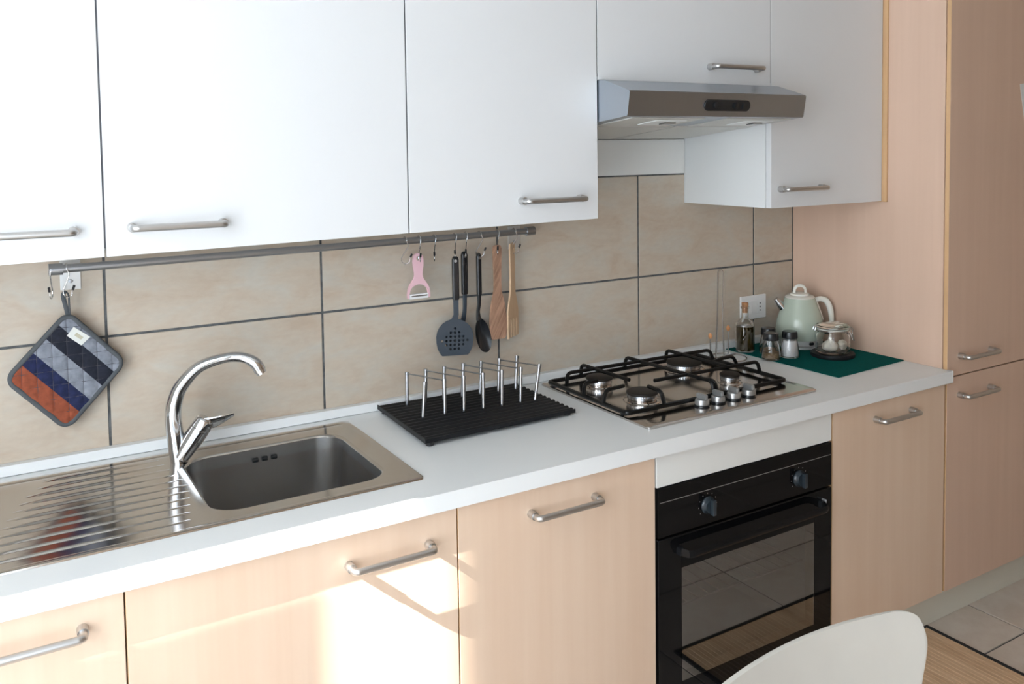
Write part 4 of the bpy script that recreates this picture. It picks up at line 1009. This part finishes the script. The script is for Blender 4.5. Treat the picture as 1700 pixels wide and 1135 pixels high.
# ------------------------------------------------------------------ bamboo floor mat
bmx = thing('floor_mat', (2.44, -0.74, 0.0), 'bamboo floor mat with black binding in front of the oven', 'mat')
MX0, MX1, MY0, MY1 = 2.075, 2.805, -0.935, -0.545
k = 0; x = MX0 + 0.014
while x < MX1 - 0.016:
    obj('slat', box(B(), x, x + 0.0155, MY0 + 0.012, MY1 - 0.008, 0.0008, 0.0062, 0.0012, 1), M_BAMBOO, bmx); x += 0.0162
b = B(); box(b, MX0, MX0 + 0.0135, MY0, MY1, 0.0004, 0.0075, 0.001, 1); obj('binding', b, M_MATEDGE, bmx)
b = B(); box(b, MX1 - 0.0135, MX1, MY0, MY1, 0.0004, 0.0075, 0.001, 1); obj('binding', b, M_MATEDGE, bmx)
b = B(); box(b, MX0 + 0.0136, MX1 - 0.0136, MY0, MY0 + 0.0118, 0.0004, 0.0075, 0.001, 1); obj('binding', b, M_MATEDGE, bmx)
b = B(); box(b, MX0 + 0.0136, MX1 - 0.0136, MY1 - 0.0078, MY1, 0.0004, 0.0075, 0.001, 1); obj('binding', b, M_MATEDGE, bmx)

# ------------------------------------------------------------------ chair
CXC = 1.285
ch = thing('chair', (CXC, -1.6, 0.0), 'white moulded shell chair with a rounded back in the foreground', 'chair')
hw = [(0.455, 0.150), (0.52, 0.158), (0.60, 0.168), (0.68, 0.178), (0.735, 0.190), (0.768, 0.207), (0.790, 0.2145), (0.806, 0.2115), (0.823, 0.1960)]
def backrow(z):
    for (z0, w0), (z1, w1) in zip(hw[:-1], hw[1:]):
        if z <= z1: return w0 + (w1 - w0) * (z - z0) / (z1 - z0)
    return hw[-1][1]
def sur(x, z): return -1.39 - 0.6 * (x - 1.30) ** 2 + 0.22 * (z - 0.8)
rows_ = []
# seat: front edge to the bend, then the back up to the rounded top
for (y, z, w_) in ((-1.865, 0.425, 0.165), (-1.855, 0.440, 0.190), (-1.80, 0.450, 0.207), (-1.70, 0.448, 0.212), (-1.60, 0.441, 0.203), (-1.53, 0.439, 0.185), (-1.492, 0.447, 0.165)):
    rows_.append([(CXC + w_ * s, y - 0.0, z + 0.012 * abs(s) ** 3) for s in [k / 12 - 1 for k in range(25)]])
for z in (0.475, 0.52, 0.58, 0.64, 0.70, 0.735, 0.755, 0.772, 0.790, 0.806):
    rows_.append([(CXC + backrow(z) * s, sur(CXC + backrow(z) * s, z), z) for s in [k / 12 - 1 for k in range(25)]])
for deg in (28, 52, 74, 90):
    a = math.radians(deg); wtop = 0.2115 - 0.0420 * (1 - math.cos(a)) ** 1.2; zt_ = 0.806 + 0.0315 * math.sin(a); rr_ = []
    for s in [k / 12 - 1 for k in range(25)]:
        z = zt_ - 0.0050 * s * s * math.sin(a); x = CXC + wtop * s
        rr_.append((x, sur(x, z), z))
    rows_.append(rr_)
b = B(); VV = [[b.verts.new(p) for p in r_] for r_ in rows_]
for a_, c_ in zip(VV[:-1], VV[1:]):
    for k in range(24): b.faces.new((a_[k], a_[k + 1], c_[k + 1], c_[k]))
bmesh.ops.recalc_face_normals(b, faces=b.faces)
sh = obj('shell', b, M_CHAIR, ch, sharp=60)
m1 = sh.modifiers.new('subdivision', 'SUBSURF'); m1.levels = 1; m1.render_levels = 2
m2 = sh.modifiers.new('thickness', 'SOLIDIFY'); m2.thickness = 0.009; m2.offset = 0
m3 = sh.modifiers.new('rounding', 'BEVEL'); m3.width = 0.003; m3.segments = 2; m3.limit_method = 'ANGLE'; m3.angle_limit = math.radians(50)
for sx in (-1, 1):
    obj('leg', tube(B(), [(CXC + sx * 0.13, -1.75, 0.438), (CXC + sx * 0.20, -1.82, 0.0005)], [0.011, 0.0095], 12), M_CHROME, ch)
    obj('leg', tube(B(), [(CXC + sx * 0.13, -1.56, 0.430), (CXC + sx * 0.20, -1.46, 0.0005)], [0.011, 0.0095], 12), M_CHROME, ch)
